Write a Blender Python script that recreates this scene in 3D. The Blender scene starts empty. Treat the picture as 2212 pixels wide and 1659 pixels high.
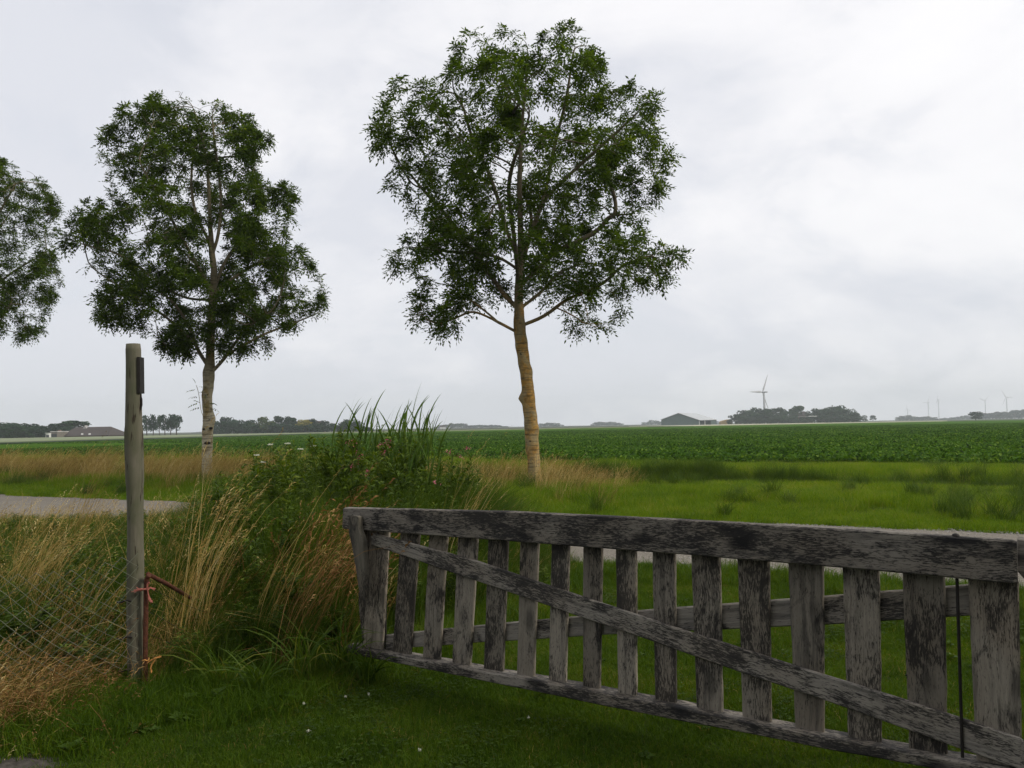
import bpy, bmesh, math, random
import numpy as np
from mathutils import Vector, Matrix, kdtree, noise as mnoise

# ------------------------------------------------------------------ camera, sky, sun, exposure
scene = bpy.context.scene
COL = scene.collection
R = math.radians
W2, H2, FPX = 2212.0, 1659.0, 1750.0          # picture measures used for the survey of the place
EYE = 1.6
PITCH, ROLL = R(3.0), R(0.98)
_f = Vector((0, math.cos(PITCH), math.sin(PITCH)))
_r0 = Vector((1, 0, 0)); _u0 = _r0.cross(_f)
_r = math.cos(ROLL) * _r0 - math.sin(ROLL) * _u0
_u = math.sin(ROLL) * _r0 + math.cos(ROLL) * _u0
cam_d = bpy.data.cameras.new('camera')
cam_d.sensor_width = 36; cam_d.lens = FPX / W2 * 36
cam_d.clip_start = 0.05; cam_d.clip_end = 12000
cam = bpy.data.objects.new('camera', cam_d); COL.objects.link(cam)
CAMLOC = Vector((0, 0, EYE))
m = Matrix((( _r.x, _u.x, -_f.x, 0), (_r.y, _u.y, -_f.y, 0), (_r.z, _u.z, -_f.z, EYE), (0, 0, 0, 1)))
cam.matrix_world = m
scene.camera = cam

SUN_AZ, SUN_EL = R(108), R(36)                  # azimuth clockwise from the view direction
world = bpy.data.worlds.new('World'); scene.world = world; world.use_nodes = True
def build_world():
    nt = world.node_tree; nt.nodes.clear(); N = nt.nodes.new; L = nt.links.new
    out = N('ShaderNodeOutputWorld')
    sky = N('ShaderNodeTexSky'); sky.sky_type = 'NISHITA'; sky.sun_disc = False
    sky.sun_elevation = SUN_EL; sky.sun_rotation = SUN_AZ; sky.air_density = 1.0; sky.dust_density = 2.0
    bg1 = N('ShaderNodeBackground'); bg1.inputs[1].default_value = 0.1
    L(sky.outputs[0], bg1.inputs[0])
    tc = N('ShaderNodeTexCoord'); sep = N('ShaderNodeSeparateXYZ'); L(tc.outputs['Generated'], sep.inputs[0])
    ab = N('ShaderNodeMath'); ab.operation = 'ABSOLUTE'; L(sep.outputs[2], ab.inputs[0])
    ad = N('ShaderNodeMath'); ad.operation = 'ADD'; L(ab.outputs[0], ad.inputs[0]); ad.inputs[1].default_value = 0.5
    dx = N('ShaderNodeMath'); dx.operation = 'DIVIDE'; L(sep.outputs[0], dx.inputs[0]); L(ad.outputs[0], dx.inputs[1])
    dy = N('ShaderNodeMath'); dy.operation = 'DIVIDE'; L(sep.outputs[1], dy.inputs[0]); L(ad.outputs[0], dy.inputs[1])
    cb = N('ShaderNodeCombineXYZ'); L(dx.outputs[0], cb.inputs[0]); L(dy.outputs[0], cb.inputs[1])
    def noi(scale, det, rough, dist, off):
        mp = N('ShaderNodeMapping'); mp.inputs['Location'].default_value = off; mp.inputs['Scale'].default_value = (1, 1.15, 1)
        L(cb.outputs[0], mp.inputs[0])
        n = N('ShaderNodeTexNoise'); n.inputs['Scale'].default_value = scale; n.inputs['Detail'].default_value = det
        n.inputs['Roughness'].default_value = rough; n.inputs['Distortion'].default_value = dist
        L(mp.outputs[0], n.inputs['Vector']); return n
    n1 = noi(1.7, 7, 0.55, 0.5, (3.1, 0.4, 0)); n2 = noi(5.0, 6, 0.6, 0.4, (7.7, 2.2, 0))
    mx = N('ShaderNodeMix'); mx.inputs[0].default_value = 0.3; L(n1.outputs[0], mx.inputs[2]); L(n2.outputs[0], mx.inputs[3])
    # the cloud deck is thinner and brighter towards the sun
    sd = N('ShaderNodeVectorMath'); sd.operation = 'DOT_PRODUCT'; L(tc.outputs['Generated'], sd.inputs[0])
    sd.inputs[1].default_value = (math.sin(SUN_AZ) * math.cos(SUN_EL), math.cos(SUN_AZ) * math.cos(SUN_EL), math.sin(SUN_EL))
    ml = N('ShaderNodeMath'); ml.operation = 'MULTIPLY_ADD'; L(sd.outputs['Value'], ml.inputs[0])
    ml.inputs[1].default_value = 0.22; ml.inputs[2].default_value = -0.12
    sm = N('ShaderNodeMath'); sm.operation = 'ADD'; L(mx.outputs[0], sm.inputs[0]); L(ml.outputs[0], sm.inputs[1])
    rp = N('ShaderNodeValToRGB'); L(sm.outputs[0], rp.inputs[0])
    e = rp.color_ramp.elements
    e[0].position = 0.30; e[0].color = (0.56, 0.57, 0.615, 1)
    e[1].position = 0.72; e[1].color = (0.775, 0.765, 0.76, 1)
    k = e.new(0.48); k.color = (0.715, 0.708, 0.725, 1)
    k = e.new(0.58); k.color = (0.75, 0.742, 0.752, 1)
    bg2 = N('ShaderNodeBackground'); L(rp.outputs[0], bg2.inputs[0]); bg2.inputs[1].default_value = 1.0
    cov = N('ShaderNodeMapRange'); L(n2.outputs[0], cov.inputs[0])
    cov.inputs[1].default_value = 0.25; cov.inputs[2].default_value = 0.5; cov.inputs[3].default_value = 0.86; cov.inputs[4].default_value = 0.97
    ms = N('ShaderNodeMixShader'); L(cov.outputs[0], ms.inputs[0]); L(bg1.outputs[0], ms.inputs[1]); L(bg2.outputs[0], ms.inputs[2])
    L(ms.outputs[0], out.inputs[0])
    world.cycles.sampling_method = 'MANUAL'; world.cycles.sample_map_resolution = 512
build_world()
sun_d = bpy.data.lights.new('sun', 'SUN'); sun_d.energy = 1.5; sun_d.angle = R(14); sun_d.color = (1.0, 0.93, 0.82)
sun = bpy.data.objects.new('sun', sun_d); COL.objects.link(sun)
sdir = Vector((math.sin(SUN_AZ) * math.cos(SUN_EL), math.cos(SUN_AZ) * math.cos(SUN_EL), math.sin(SUN_EL)))
sun.rotation_euler = sdir.to_track_quat('Z', 'Y').to_euler(); sun.location = sdir * 200

vs = scene.view_settings
vs.view_transform = 'Standard'; vs.look = 'None'; vs.gamma = 1; vs.use_curve_mapping = False; vs.exposure = 0.5
cy = scene.cycles
cy.use_denoising = True
try: cy.denoiser = 'OPENIMAGEDENOISE'
except Exception: pass
cy.max_bounces = 8; cy.diffuse_bounces = 4; cy.glossy_bounces = 2; cy.transmission_bounces = 4; cy.volume_bounces = 1
cy.sample_clamp_indirect = 4.0

# ------------------------------------------------------------------ survey helpers
def ray(x, y):
    return (_r * ((x - W2 / 2) / FPX) - _u * ((y - H2 / 2) / FPX) + _f)
def at(x, y, d):                                # the point seen at (x, y) that stands d metres ahead
    v = ray(x, y); return CAMLOC + v * (d / v.y)
def on_ground(x, y, z=0.0):
    v = ray(x, y); return CAMLOC + v * ((z - EYE) / v.z)
def on_plane(x, y, p0, n):
    v = ray(x, y); return CAMLOC + v * ((p0 - CAMLOC).dot(n) / v.dot(n))
def px_of(X, Y, Z=0.0):
    q = Vector((X, Y, Z)) - CAMLOC
    k = q.dot(_f); return W2 / 2 + FPX * q.dot(_r) / k, H2 / 2 - FPX * q.dot(_u) / k
# directions of the road: S runs along it (to the near right), P across it (away from the camera)
TX, TY = 0.8922, -0.4516
NX, NY = 0.4516, 0.8922
def sp(X, Y): return X * TX + Y * TY, X * NX + Y * NY
def xy(s, p): return s * TX + p * NX, s * TY + p * NY
ROAD0, ROAD1 = 8.75, 13.35
CROP0 = 30.6

# ------------------------------------------------------------------ mesh helpers
def link(o, parent=None):
    COL.objects.link(o)
    if parent is not None: o.parent = parent
    return o
def tag(o, label=None, cat=None, group=None, kind=None):
    if label: o['label'] = label
    if cat: o['category'] = cat
    if group: o['group'] = group
    if kind: o['kind'] = kind
    return o
def empty(name, loc, label=None, cat=None, group=None):
    o = bpy.data.objects.new(name, None); o.empty_display_size = 0.2; COL.objects.link(o); o.location = loc
    return tag(o, label, cat, group)

class MB:
    """collects points and faces; build() links them as one mesh object"""
    def __init__(s): s.v = []; s.q = []; s.t = []; s.qm = []; s.tm = []; s.at = {}; s.n = 0
    def add(s, v, quads=None, tris=None, mat=0, **attrs):
        v = np.asarray(v, dtype=np.float32).reshape(-1, 3); k = len(v)
        s.v.append(v)
        if quads is not None and len(quads):
            a = np.asarray(quads, dtype=np.int32).reshape(-1, 4) + s.n; s.q.append(a); s.qm.append(np.full(len(a), mat, np.int32))
        if tris is not None and len(tris):
            a = np.asarray(tris, dtype=np.int32).reshape(-1, 3) + s.n; s.t.append(a); s.tm.append(np.full(len(a), mat, np.int32))
        for key in ('rnd', 'tip'):
            x = attrs.get(key, 0.5)
            s.at.setdefault(key, []).append(np.broadcast_to(np.asarray(x, np.float32), (k,)))
        s.n += k
    def mesh(s, name, mats, smooth=False):
        me = bpy.data.meshes.new(name)
        if not s.v: return me
        v = np.concatenate(s.v)
        q = np.concatenate(s.q) if s.q else np.zeros((0, 4), np.int32)
        t = np.concatenate(s.t) if s.t else np.zeros((0, 3), np.int32)
        loops = np.concatenate([q.ravel(), t.ravel()])
        start = np.concatenate([np.arange(len(q)) * 4, len(q) * 4 + np.arange(len(t)) * 3]).astype(np.int32)
        total = np.concatenate([np.full(len(q), 4), np.full(len(t), 3)]).astype(np.int32)
        me.vertices.add(len(v)); me.vertices.foreach_set('co', v.ravel())
        me.loops.add(len(loops)); me.loops.foreach_set('vertex_index', loops.astype(np.int32))
        me.polygons.add(len(start)); me.polygons.foreach_set('loop_start', start); me.polygons.foreach_set('loop_total', total)
        mi = np.concatenate((s.qm or [np.zeros(0, np.int32)]) + (s.tm or [np.zeros(0, np.int32)]))
        me.polygons.foreach_set('material_index', mi.astype(np.int32))
        me.polygons.foreach_set('use_smooth', np.full(len(start), bool(smooth)))
        for key, lst in s.at.items():
            a = me.attributes.new(key, 'FLOAT', 'POINT'); a.data.foreach_set('value', np.concatenate(lst))
        for mt in (mats if isinstance(mats, (list, tuple)) else [mats]): me.materials.append(mt)
        me.update(calc_edges=True)
        return me
    def build(s, name, mats, parent=None, loc=None, smooth=False):
        o = bpy.data.objects.new(name, s.mesh(name, mats, smooth)); link(o, parent)
        if loc is not None: o.location = loc
        return o

def tube(mb, pts, rad, sides=6, cap=True, mat=0, rnd=0.5, bump=None):
    P = np.asarray([tuple(p) for p in pts], float); n = len(P)
    rad = np.broadcast_to(np.asarray(rad, float), (n,))
    T = np.gradient(P, axis=0); T /= np.linalg.norm(T, axis=1)[:, None] + 1e-9
    up = np.array([0, 0, 1.0]) if abs(T[0][2]) < 0.9 else np.array([1.0, 0, 0])
    a = np.cross(up, T[0]); a /= np.linalg.norm(a)
    V = []
    ang = np.linspace(0, 2 * np.pi, sides, endpoint=False)
    for i in range(n):
        a = a - T[i] * a.dot(T[i]); a /= np.linalg.norm(a) + 1e-9
        b = np.cross(T[i], a)
        rr = np.full(sides, rad[i])
        if bump is not None: rr = rr * bump(i, ang, P[i])
        V.append(P[i] + (np.cos(ang)[:, None] * a + np.sin(ang)[:, None] * b) * rr[:, None])
    V = np.concatenate(V)
    i, j = np.meshgrid(np.arange(n - 1), np.arange(sides), indexing='ij'); i = i.ravel(); j = j.ravel(); k = (j + 1) % sides
    Q = np.stack([i * sides + j, i * sides + k, (i + 1) * sides + k, (i + 1) * sides + j], 1)
    Tr = None
    if cap:
        V = np.concatenate([V, P[:1], P[-1:]]); c0, c1 = n * sides, n * sides + 1
        J = np.arange(sides); K = (J + 1) % sides
        Tr = np.concatenate([np.stack([np.full(sides, c0), K, J], 1), np.stack([np.full(sides, c1), (n - 1) * sides + J, (n - 1) * sides + K], 1)])
    mb.add(V, Q, Tr, mat, rnd=rnd)

def box(mb, x0, x1, y0, y1, z0, z1, mat=0, rnd=0.5):
    v = [(x, y, z) for z in (z0, z1) for y in (y0, y1) for x in (x0, x1)]
    mb.add(v, [(0, 2, 3, 1), (4, 5, 7, 6), (0, 1, 5, 4), (2, 6, 7, 3), (0, 4, 6, 2), (1, 3, 7, 5)], None, mat, rnd=rnd)
def prism(mb, poly_a, poly_b, mat=0):
    """two matching polygons joined by a skirt, both ends closed (fan)"""
    n = len(poly_a); V = list(poly_a) + list(poly_b)
    Q = [(i, (i + 1) % n, n + (i + 1) % n, n + i) for i in range(n)]
    T = [(0, i + 1, i) for i in range(1, n - 1)] + [(n, n + i, n + i + 1) for i in range(1, n - 1)]
    mb.add(V, Q, T, mat)

def catmull(pts, k=6):
    P = [Vector(p) for p in pts]; P = [2 * P[0] - P[1]] + P + [2 * P[-1] - P[-2]]
    out = []
    for i in range(1, len(P) - 2):
        for j in range(k):
            t = j / k; a, b, c, d = P[i - 1], P[i], P[i + 1], P[i + 2]
            out.append(0.5 * ((2 * b) + (c - a) * t + (2 * a - 5 * b + 4 * c - d) * t * t + (3 * b - a - 3 * c + d) * t ** 3))
    out.append(P[-2]); return out

# ------------------------------------------------------------------ materials
def newmat(name):
    m = bpy.data.materials.new(name); m.use_nodes = True; nt = m.node_tree; nt.nodes.clear()
    out = nt.nodes.new('ShaderNodeOutputMaterial'); return m, nt, nt.nodes.new, nt.links.new, out
def ramp(nt, stops):
    r = nt.nodes.new('ShaderNodeValToRGB'); e = r.color_ramp.elements
    e[0].position, e[0].color = stops[0][0], (*stops[0][1], 1)
    e[1].position, e[1].color = stops[-1][0], (*stops[-1][1], 1)
    for p, c in stops[1:-1]:
        k = e.new(p); k.color = (*c, 1)
    return r
def noise_node(nt, vec, scale, detail=4, rough=0.55, dist=0.0, mapscale=None, off=None):
    n = nt.nodes.new('ShaderNodeTexNoise'); n.inputs['Scale'].default_value = scale; n.inputs['Detail'].default_value = detail
    n.inputs['Roughness'].default_value = rough; n.inputs['Distortion'].default_value = dist
    if mapscale or off:
        mp = nt.nodes.new('ShaderNodeMapping'); nt.links.new(vec, mp.inputs[0])
        if mapscale: mp.inputs['Scale'].default_value = mapscale
        if off: mp.inputs['Location'].default_value = off
        vec = mp.outputs[0]
    nt.links.new(vec, n.inputs['Vector']); return n
def mathn(nt, op, a, b=None, c=None, clamp=False):
    n = nt.nodes.new('ShaderNodeMath'); n.operation = op; n.use_clamp = clamp
    for i, x in enumerate((a, b, c)):
        if x is None: continue
        if isinstance(x, (int, float)): n.inputs[i].default_value = x
        else: nt.links.new(x, n.inputs[i])
    return n.outputs[0]
def mixc(nt, fac, a, b):
    n = nt.nodes.new('ShaderNodeMix'); n.data_type = 'RGBA'
    for sck, x in ((n.inputs[0], fac), (n.inputs[6], a), (n.inputs[7], b)):
        if isinstance(x, (int, float)): sck.default_value = x
        elif isinstance(x, tuple): sck.default_value = (*x, 1)
        else: nt.links.new(x, sck)
    return n.outputs[2]
def maprange(nt, v, a, b, c=0.0, d=1.0, smooth=False):
    n = nt.nodes.new('ShaderNodeMapRange'); nt.links.new(v, n.inputs[0])
    if smooth: n.interpolation_type = 'SMOOTHSTEP'
    for i, x in enumerate((a, b, c, d)): n.inputs[i + 1].default_value = x
    return n.outputs[0]

def leaf_mat(name, stops, trans=0.35, rough=0.5, spec=0.3, world_scale=0.0, world_amt=0.5, obj_amt=0.15, tipcol=None, tip0=0.6):
    """thin green stuff: colour from a random number per leaf, a slow change over the ground and per copy"""
    m, nt, N, L, out = newmat(name)
    a = N('ShaderNodeAttribute'); a.attribute_name = 'rnd'
    v = a.outputs['Fac']
    if obj_amt:
        oi = N('ShaderNodeObjectInfo'); v = mathn(nt, 'MULTIPLY_ADD', mathn(nt, 'SUBTRACT', oi.outputs['Random'], 0.5), obj_amt * 2, v)
    if world_scale:
        g = N('ShaderNodeNewGeometry'); n = noise_node(nt, g.outputs['Position'], world_scale, 4, 0.6)
        v = mathn(nt, 'MULTIPLY_ADD', mathn(nt, 'SUBTRACT', n.outputs[0], 0.5), world_amt * 2, v)
    r = ramp(nt, stops); L(v, r.inputs[0]); col = r.outputs[0]
    if tipcol:
        t = N('ShaderNodeAttribute'); t.attribute_name = 'tip'
        col = mixc(nt, maprange(nt, t.outputs['Fac'], tip0, 1.0), col, tipcol)
    p = N('ShaderNodeBsdfPrincipled'); L(col, p.inputs['Base Color']); p.inputs['Roughness'].default_value = rough
    p.inputs['Specular IOR Level'].default_value = spec * 0.4
    tr = N('ShaderNodeBsdfTranslucent'); hs = N('ShaderNodeHueSaturation'); hs.inputs['Value'].default_value = 1.5
    hs.inputs['Hue'].default_value = 0.485; hs.inputs['Saturation'].default_value = 1.1
    L(col, hs.inputs['Color']); L(hs.outputs[0], tr.inputs[0])
    ms = N('ShaderNodeMixShader'); ms.inputs[0].default_value = trans; L(p.outputs[0], ms.inputs[1]); L(tr.outputs[0], ms.inputs[2])
    L(ms.outputs[0], out.inputs[0]); return m

def plain_mat(name, col, rough=0.8, metal=0.0, col2=None, scale=20.0, bump=0.0, spec=0.3):
    m, nt, N, L, out = newmat(name)
    p = N('ShaderNodeBsdfPrincipled'); p.inputs['Roughness'].default_value = rough; p.inputs['Metallic'].default_value = metal
    p.inputs['Specular IOR Level'].default_value = spec
    tc = N('ShaderNodeTexCoord'); n = noise_node(nt, tc.outputs['Object'], scale, 5, 0.6)
    c2 = col2 or tuple(x * 0.7 for x in col)
    L(mixc(nt, maprange(nt, n.outputs[0], 0.35, 0.65), c2, col), p.inputs['Base Color'])
    if bump:
        b = N('ShaderNodeBump'); b.inputs['Strength'].default_value = bump; b.inputs['Distance'].default_value = 0.01
        L(n.outputs[0], b.inputs['Height']); L(b.outputs[0], p.inputs['Normal'])
    L(p.outputs[0], out.inputs[0]); return m

def wood_mat(name, light, dark, amount=0.5, knots=0.6):
    """old grey timber with a peeling dark coat; the grain runs along each board's own X"""
    m, nt, N, L, out = newmat(name)
    tc = N('ShaderNodeTexCoord'); oi = N('ShaderNodeObjectInfo')
    off = N('ShaderNodeCombineXYZ')
    for i, k in enumerate((37.0, 91.0, 53.0)): L(mathn(nt, 'MULTIPLY', oi.outputs['Random'], k), off.inputs[i])
    add = N('ShaderNodeVectorMath'); add.operation = 'ADD'; L(tc.outputs['Object'], add.inputs[0]); L(off.outputs[0], add.inputs[1])
    v = add.outputs[0]
    warp = noise_node(nt, v, 5, 3)                                   # grain bends a little
    wv = N('ShaderNodeVectorMath'); wv.operation = 'MULTIPLY_ADD'; L(warp.outputs['Color'], wv.inputs[0])
    wv.inputs[1].default_value = (0.0, 0.03, 0.03); L(v, wv.inputs[2]); gv = wv.outputs[0]
    grain = noise_node(nt, gv, 1.0, 6, 0.65, 0.0, (6, 130, 130))
    fine = noise_node(nt, gv, 1.0, 4, 0.7, 0.0, (22, 260, 260))
    fleck = noise_node(nt, gv, 1.0, 5, 0.7, 0.4, (30, 190, 190))
    patch = noise_node(nt, v, 1.0, 5, 0.6, 0.8, (5.0, 11, 11))
    big = noise_node(nt, v, 1.0, 2, 0.5, 0.3, (2.2, 3.5, 3.5))
    pa = mathn(nt, 'ADD', mathn(nt, 'MULTIPLY', patch.outputs[0], 0.75), mathn(nt, 'MULTIPLY', big.outputs[0], 0.6))
    # peeling: flecks thresholded by how worn the neighbourhood is
    per = mathn(nt, 'FRACT', mathn(nt, 'MULTIPLY', oi.outputs['Random'], 7.31))   # some boards are more worn than others
    th = mathn(nt, 'ADD', mathn(nt, 'MULTIPLY_ADD', pa, 0.80, amount - 0.97), mathn(nt, 'MULTIPLY', per, 0.13))
    mask = maprange(nt, mathn(nt, 'ADD', fleck.outputs[0], th), 0.50, 0.58)
    blot = maprange(nt, patch.outputs[0], 0.56, 0.70)
    kn = N('ShaderNodeTexVoronoi'); mp = N('ShaderNodeMapping'); mp.inputs['Scale'].default_value = (2.6, 6.0, 6.0)
    L(gv, mp.inputs[0]); L(mp.outputs[0], kn.inputs['Vector']); kn.inputs['Scale'].default_value = 1.0
    knot = mathn(nt, 'MULTIPLY', maprange(nt, kn.outputs['Distance'], 0.24, 0.10), knots)
    base = mixc(nt, grain.outputs[0], tuple(x * 0.42 for x in light), tuple(min(1, x * 1.5) for x in light))
    base = mixc(nt, maprange(nt, big.outputs[0], 0.4, 0.65), base, mixc(nt, fine.outputs[0], tuple(x * y for x, y in zip(light, (0.8, 0.72, 0.62))), light))
    c = mixc(nt, mathn(nt, 'MULTIPLY', blot, 0.8), base, dark)
    c = mixc(nt, mathn(nt, 'MULTIPLY', mask, 0.88), c, dark)
    c = mixc(nt, knot, c, tuple(x * 0.7 for x in dark))
    ob = N('ShaderNodeHueSaturation'); L(c, ob.inputs['Color']); L(mathn(nt, 'MULTIPLY_ADD', oi.outputs['Random'], 0.5, 0.72), ob.inputs['Value']); c = ob.outputs[0]
    streak = noise_node(nt, gv, 1.0, 3, 0.6, 0.3, (1.6, 38, 38))
    c = mixc(nt, mathn(nt, 'MULTIPLY', maprange(nt, streak.outputs[0], 0.52, 0.66), 0.5), c, tuple(x * 1.6 for x in dark))
    crack = maprange(nt, fine.outputs[0], 0.41, 0.34)
    c = mixc(nt, mathn(nt, 'MULTIPLY', crack, 0.8), c, tuple(x * 0.5 for x in dark))
    p = N('ShaderNodeBsdfPrincipled'); L(c, p.inputs['Base Color']); p.inputs['Roughness'].default_value = 0.82
    p.inputs['Specular IOR Level'].default_value = 0.25
    h = mathn(nt, 'SUBTRACT', mathn(nt, 'MULTIPLY_ADD', mask, 0.5, mathn(nt, 'MULTIPLY', grain.outputs[0], 0.6)), mathn(nt, 'MULTIPLY', crack, 0.8))
    b = N('ShaderNodeBump'); b.inputs['Strength'].default_value = 0.55; b.inputs['Distance'].default_value = 0.004
    L(h, b.inputs['Height']); L(b.outputs[0], p.inputs['Normal']); L(p.outputs[0], out.inputs[0]); return m

# ------------------------------------------------------------------ scattering (for what nobody could count)
def scatter(name, sources, pts, rotz, scl, idx, kind='stuff', tilt=None):
    """one object: every point of its mesh carries a copy of one of the source meshes"""
    pts = np.asarray(pts, np.float32); n = len(pts)
    me = bpy.data.meshes.new(name); me.vertices.add(n); me.vertices.foreach_set('co', pts.ravel())
    rot = np.zeros((n, 3), np.float32); rot[:, 2] = rotz
    if tilt is not None: rot[:, :2] = tilt
    scl = np.asarray(scl, np.float32)
    if scl.ndim == 1: scl = np.stack([scl] * 3, 1)
    for k, a in (('rot', rot), ('scl', scl)):
        x = me.attributes.new(k, 'FLOAT_VECTOR', 'POINT'); x.data.foreach_set('vector', np.ascontiguousarray(a).ravel())
    x = me.attributes.new('idx', 'INT', 'POINT'); x.data.foreach_set('value', np.asarray(idx, np.int32))
    o = bpy.data.objects.new(name, me); COL.objects.link(o); o['kind'] = kind
    ng = bpy.data.node_groups.new(name + '_scatter', 'GeometryNodeTree')
    ng.interface.new_socket('Geometry', in_out='INPUT', socket_type='NodeSocketGeometry')
    ng.interface.new_socket('Geometry', in_out='OUTPUT', socket_type='NodeSocketGeometry')
    N = ng.nodes.new; L = ng.links.new
    gi = N('NodeGroupInput'); go = N('NodeGroupOutput'); iop = N('GeometryNodeInstanceOnPoints')
    L(gi.outputs[0], iop.inputs['Points']); jn = N('GeometryNodeJoinGeometry')
    for srco in sources:
        oi = N('GeometryNodeObjectInfo'); oi.inputs['Object'].default_value = srco; oi.inputs['As Instance'].default_value = False
        gt = N('GeometryNodeGeometryToInstance'); L(oi.outputs['Geometry'], gt.inputs[0]); L(gt.outputs[0], jn.inputs[0])
    L(jn.outputs[0], iop.inputs['Instance']); iop.inputs['Pick Instance'].default_value = True
    def named(nm, dt):
        a = N('GeometryNodeInputNamedAttribute'); a.data_type = dt; a.inputs['Name'].default_value = nm; return a.outputs['Attribute']
    L(named('idx', 'INT'), iop.inputs['Instance Index']); L(named('scl', 'FLOAT_VECTOR'), iop.inputs['Scale'])
    er = N('FunctionNodeEulerToRotation'); L(named('rot', 'FLOAT_VECTOR'), er.inputs[0]); L(er.outputs[0], iop.inputs['Rotation'])
    L(iop.outputs[0], go.inputs[0])
    md = o.modifiers.new('scatter', 'NODES'); md.node_group = ng
    return o
def source(name, mb, mats):
    return bpy.data.objects.new(name, mb.mesh(name, mats))          # stays out of the scene; only its mesh is used

def blades(mb, rng, bx, by, h, w, leandir, lean, seg=3, bz=0.0, mat=0, rnd=None, power=2.0, taper=1.6, twist=None):
    """grass blades or stalks: a strip that bends over in its lean direction"""
    n = len(bx); t = np.linspace(0, 1, seg + 1)
    h = np.broadcast_to(h, (n,)).astype(float); lean = np.broadcast_to(lean, (n,)); w = np.broadcast_to(w, (n,))
    leandir = np.broadcast_to(leandir, (n,)); bz = np.broadcast_to(bz, (n,))
    L = lean[:, None] * t[None] ** power
    x = bx[:, None] + np.cos(leandir)[:, None] * h[:, None] * L
    y = by[:, None] + np.sin(leandir)[:, None] * h[:, None] * L
    z = bz[:, None] + h[:, None] * (t[None] - 0.38 * np.minimum(L, 1.6) ** 1.6 * t[None])
    tx_ = np.gradient(np.stack([x, y, z], -1), axis=1); tx_ /= np.linalg.norm(tx_, axis=2)[..., None] + 1e-9
    sd = leandir + np.pi / 2 + rng.normal(0, 0.5, n); bvec = np.stack([np.cos(sd), np.sin(sd), np.zeros(n)], 1)[:, None, :] + 0 * tx_
    bvec = bvec - tx_ * (bvec * tx_).sum(2)[..., None]; bvec /= np.linalg.norm(bvec, axis=2)[..., None] + 1e-9
    ro = rng.uniform(-1.3, 1.3, n)[:, None, None]; wv = bvec * np.cos(ro) + np.cross(tx_, bvec) * np.sin(ro)
    wv = wv * (w[:, None] * (1 - t[None] ** taper) * 0.5)[..., None]; mid = np.stack([x, y, z], -1)
    A = (mid - wv)[:, :-1]; B = (mid + wv)[:, :-1]; T = mid[:, -1:]
    V = np.concatenate([A, B, T], 1); k = 2 * seg + 1
    base = (np.arange(n) * k)[:, None]
    Q = np.concatenate([base + np.array([[i, seg + i, seg + i + 1, i + 1]]) for i in range(seg - 1)]) if seg > 1 else None
    Tr = base + np.array([[seg - 1, 2 * seg - 1, 2 * seg]])
    if rnd is None: rnd = rng.random(n)
    tip = np.concatenate([t[:-1], t[:-1], [1.0]])
    mb.add(V.reshape(-1, 3), Q, Tr, mat, rnd=np.repeat(rnd, k), tip=np.tile(tip, n))
    return x[:, -1], y[:, -1], z[:, -1]

def leaves(mb, rng, base, direc, length, width, mat=0, rnd=None, fold=0.15, droop=0.15):
    """leaf blades, four points each side of a bent midrib, vectorised; direc points from stem to tip"""
    base = np.asarray(base, float); d = np.asarray(direc, float); n = len(base)
    d = d / (np.linalg.norm(d, axis=1)[:, None] + 1e-9)
    rv = rng.normal(size=(n, 3)) * 0.35 + np.array([0, 0, 1.0])
    s = np.cross(d, rv); s /= np.linalg.norm(s, axis=1)[:, None] + 1e-9
    nn = np.cross(s, d)
    length = np.broadcast_to(length, (n,))[:, None]; width = np.broadcast_to(width, (n,))[:, None]
    mid = base + d * length * 0.45 + nn * length * 0.04
    tipp = base + d * length - np.array([0, 0, 1.0]) * length * droop
    lf = mid + s * width * 0.5 - nn * width * fold * -1; rt = mid - s * width * 0.5 + nn * width * fold
    V = np.stack([base, lf, tipp, rt, mid], 1).reshape(-1, 3)
    b = (np.arange(n) * 5)[:, None]
    Tr = np.concatenate([b + np.array([[0, 4, 1]]), b + np.array([[1, 4, 2]]), b + np.array([[0, 3, 4]]), b + np.array([[4, 3, 2]])])
    if rnd is None: rnd = rng.random(n)
    mb.add(V, None, Tr, mat, rnd=np.repeat(rnd, 5), tip=np.tile([0, .5, 1, .5, .5], n))
# ================================================================== THE GROUND
def sstep(x, a, b):
    t = np.clip((np.asarray(x, float) - a) / (b - a), 0, 1); return t * t * (3 - 2 * t)
def gz(X, Y):
    X = np.asarray(X, float); Y = np.asarray(Y, float); s, p = sp(X, Y)
    ditch = sstep(p, 20.2, 21.6) * (1 - sstep(p, 22.4, 23.6)) * (1 - 0.55 * sstep(s, 4, 12))
    z = -0.55 * ditch + 0.12 * sstep(p, 14, 17) * (1 - sstep(p, 19, 21))
    z = z + 0.015 * np.sin(X * 2.1 + 0.7 * Y) * np.cos(Y * 1.7 - X * 0.4) * (p < 8.5)
    return z - 0.01
ss = np.concatenate([[-4200, -2500, -1200, -600, -300, -150], np.arange(-80, 60.1, 1.0), [100, 200, 400, 800, 1600, 2600, 4200]])
pp = np.concatenate([[-700, -200, -60, -20, -8], np.arange(-4, 32.1, 0.4), [36, 42, 50, 65, 90, 130, 200, 320, 500, 800, 1300, 2100, 3200, 4200]])
GS, GP = np.meshgrid(ss, pp, indexing='ij'); GX, GY = xy(GS, GP)
mb = MB(); V = np.stack([GX, GY, gz(GX, GY)], -1).reshape(-1, 3)
i, j = np.meshgrid(np.arange(len(ss) - 1), np.arange(len(pp) - 1), indexing='ij'); i = i.ravel(); j = j.ravel(); K = len(pp)
mb.add(V, np.stack([i * K + j, (i + 1) * K + j, (i + 1) * K + j + 1, i * K + j + 1], 1))
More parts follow.
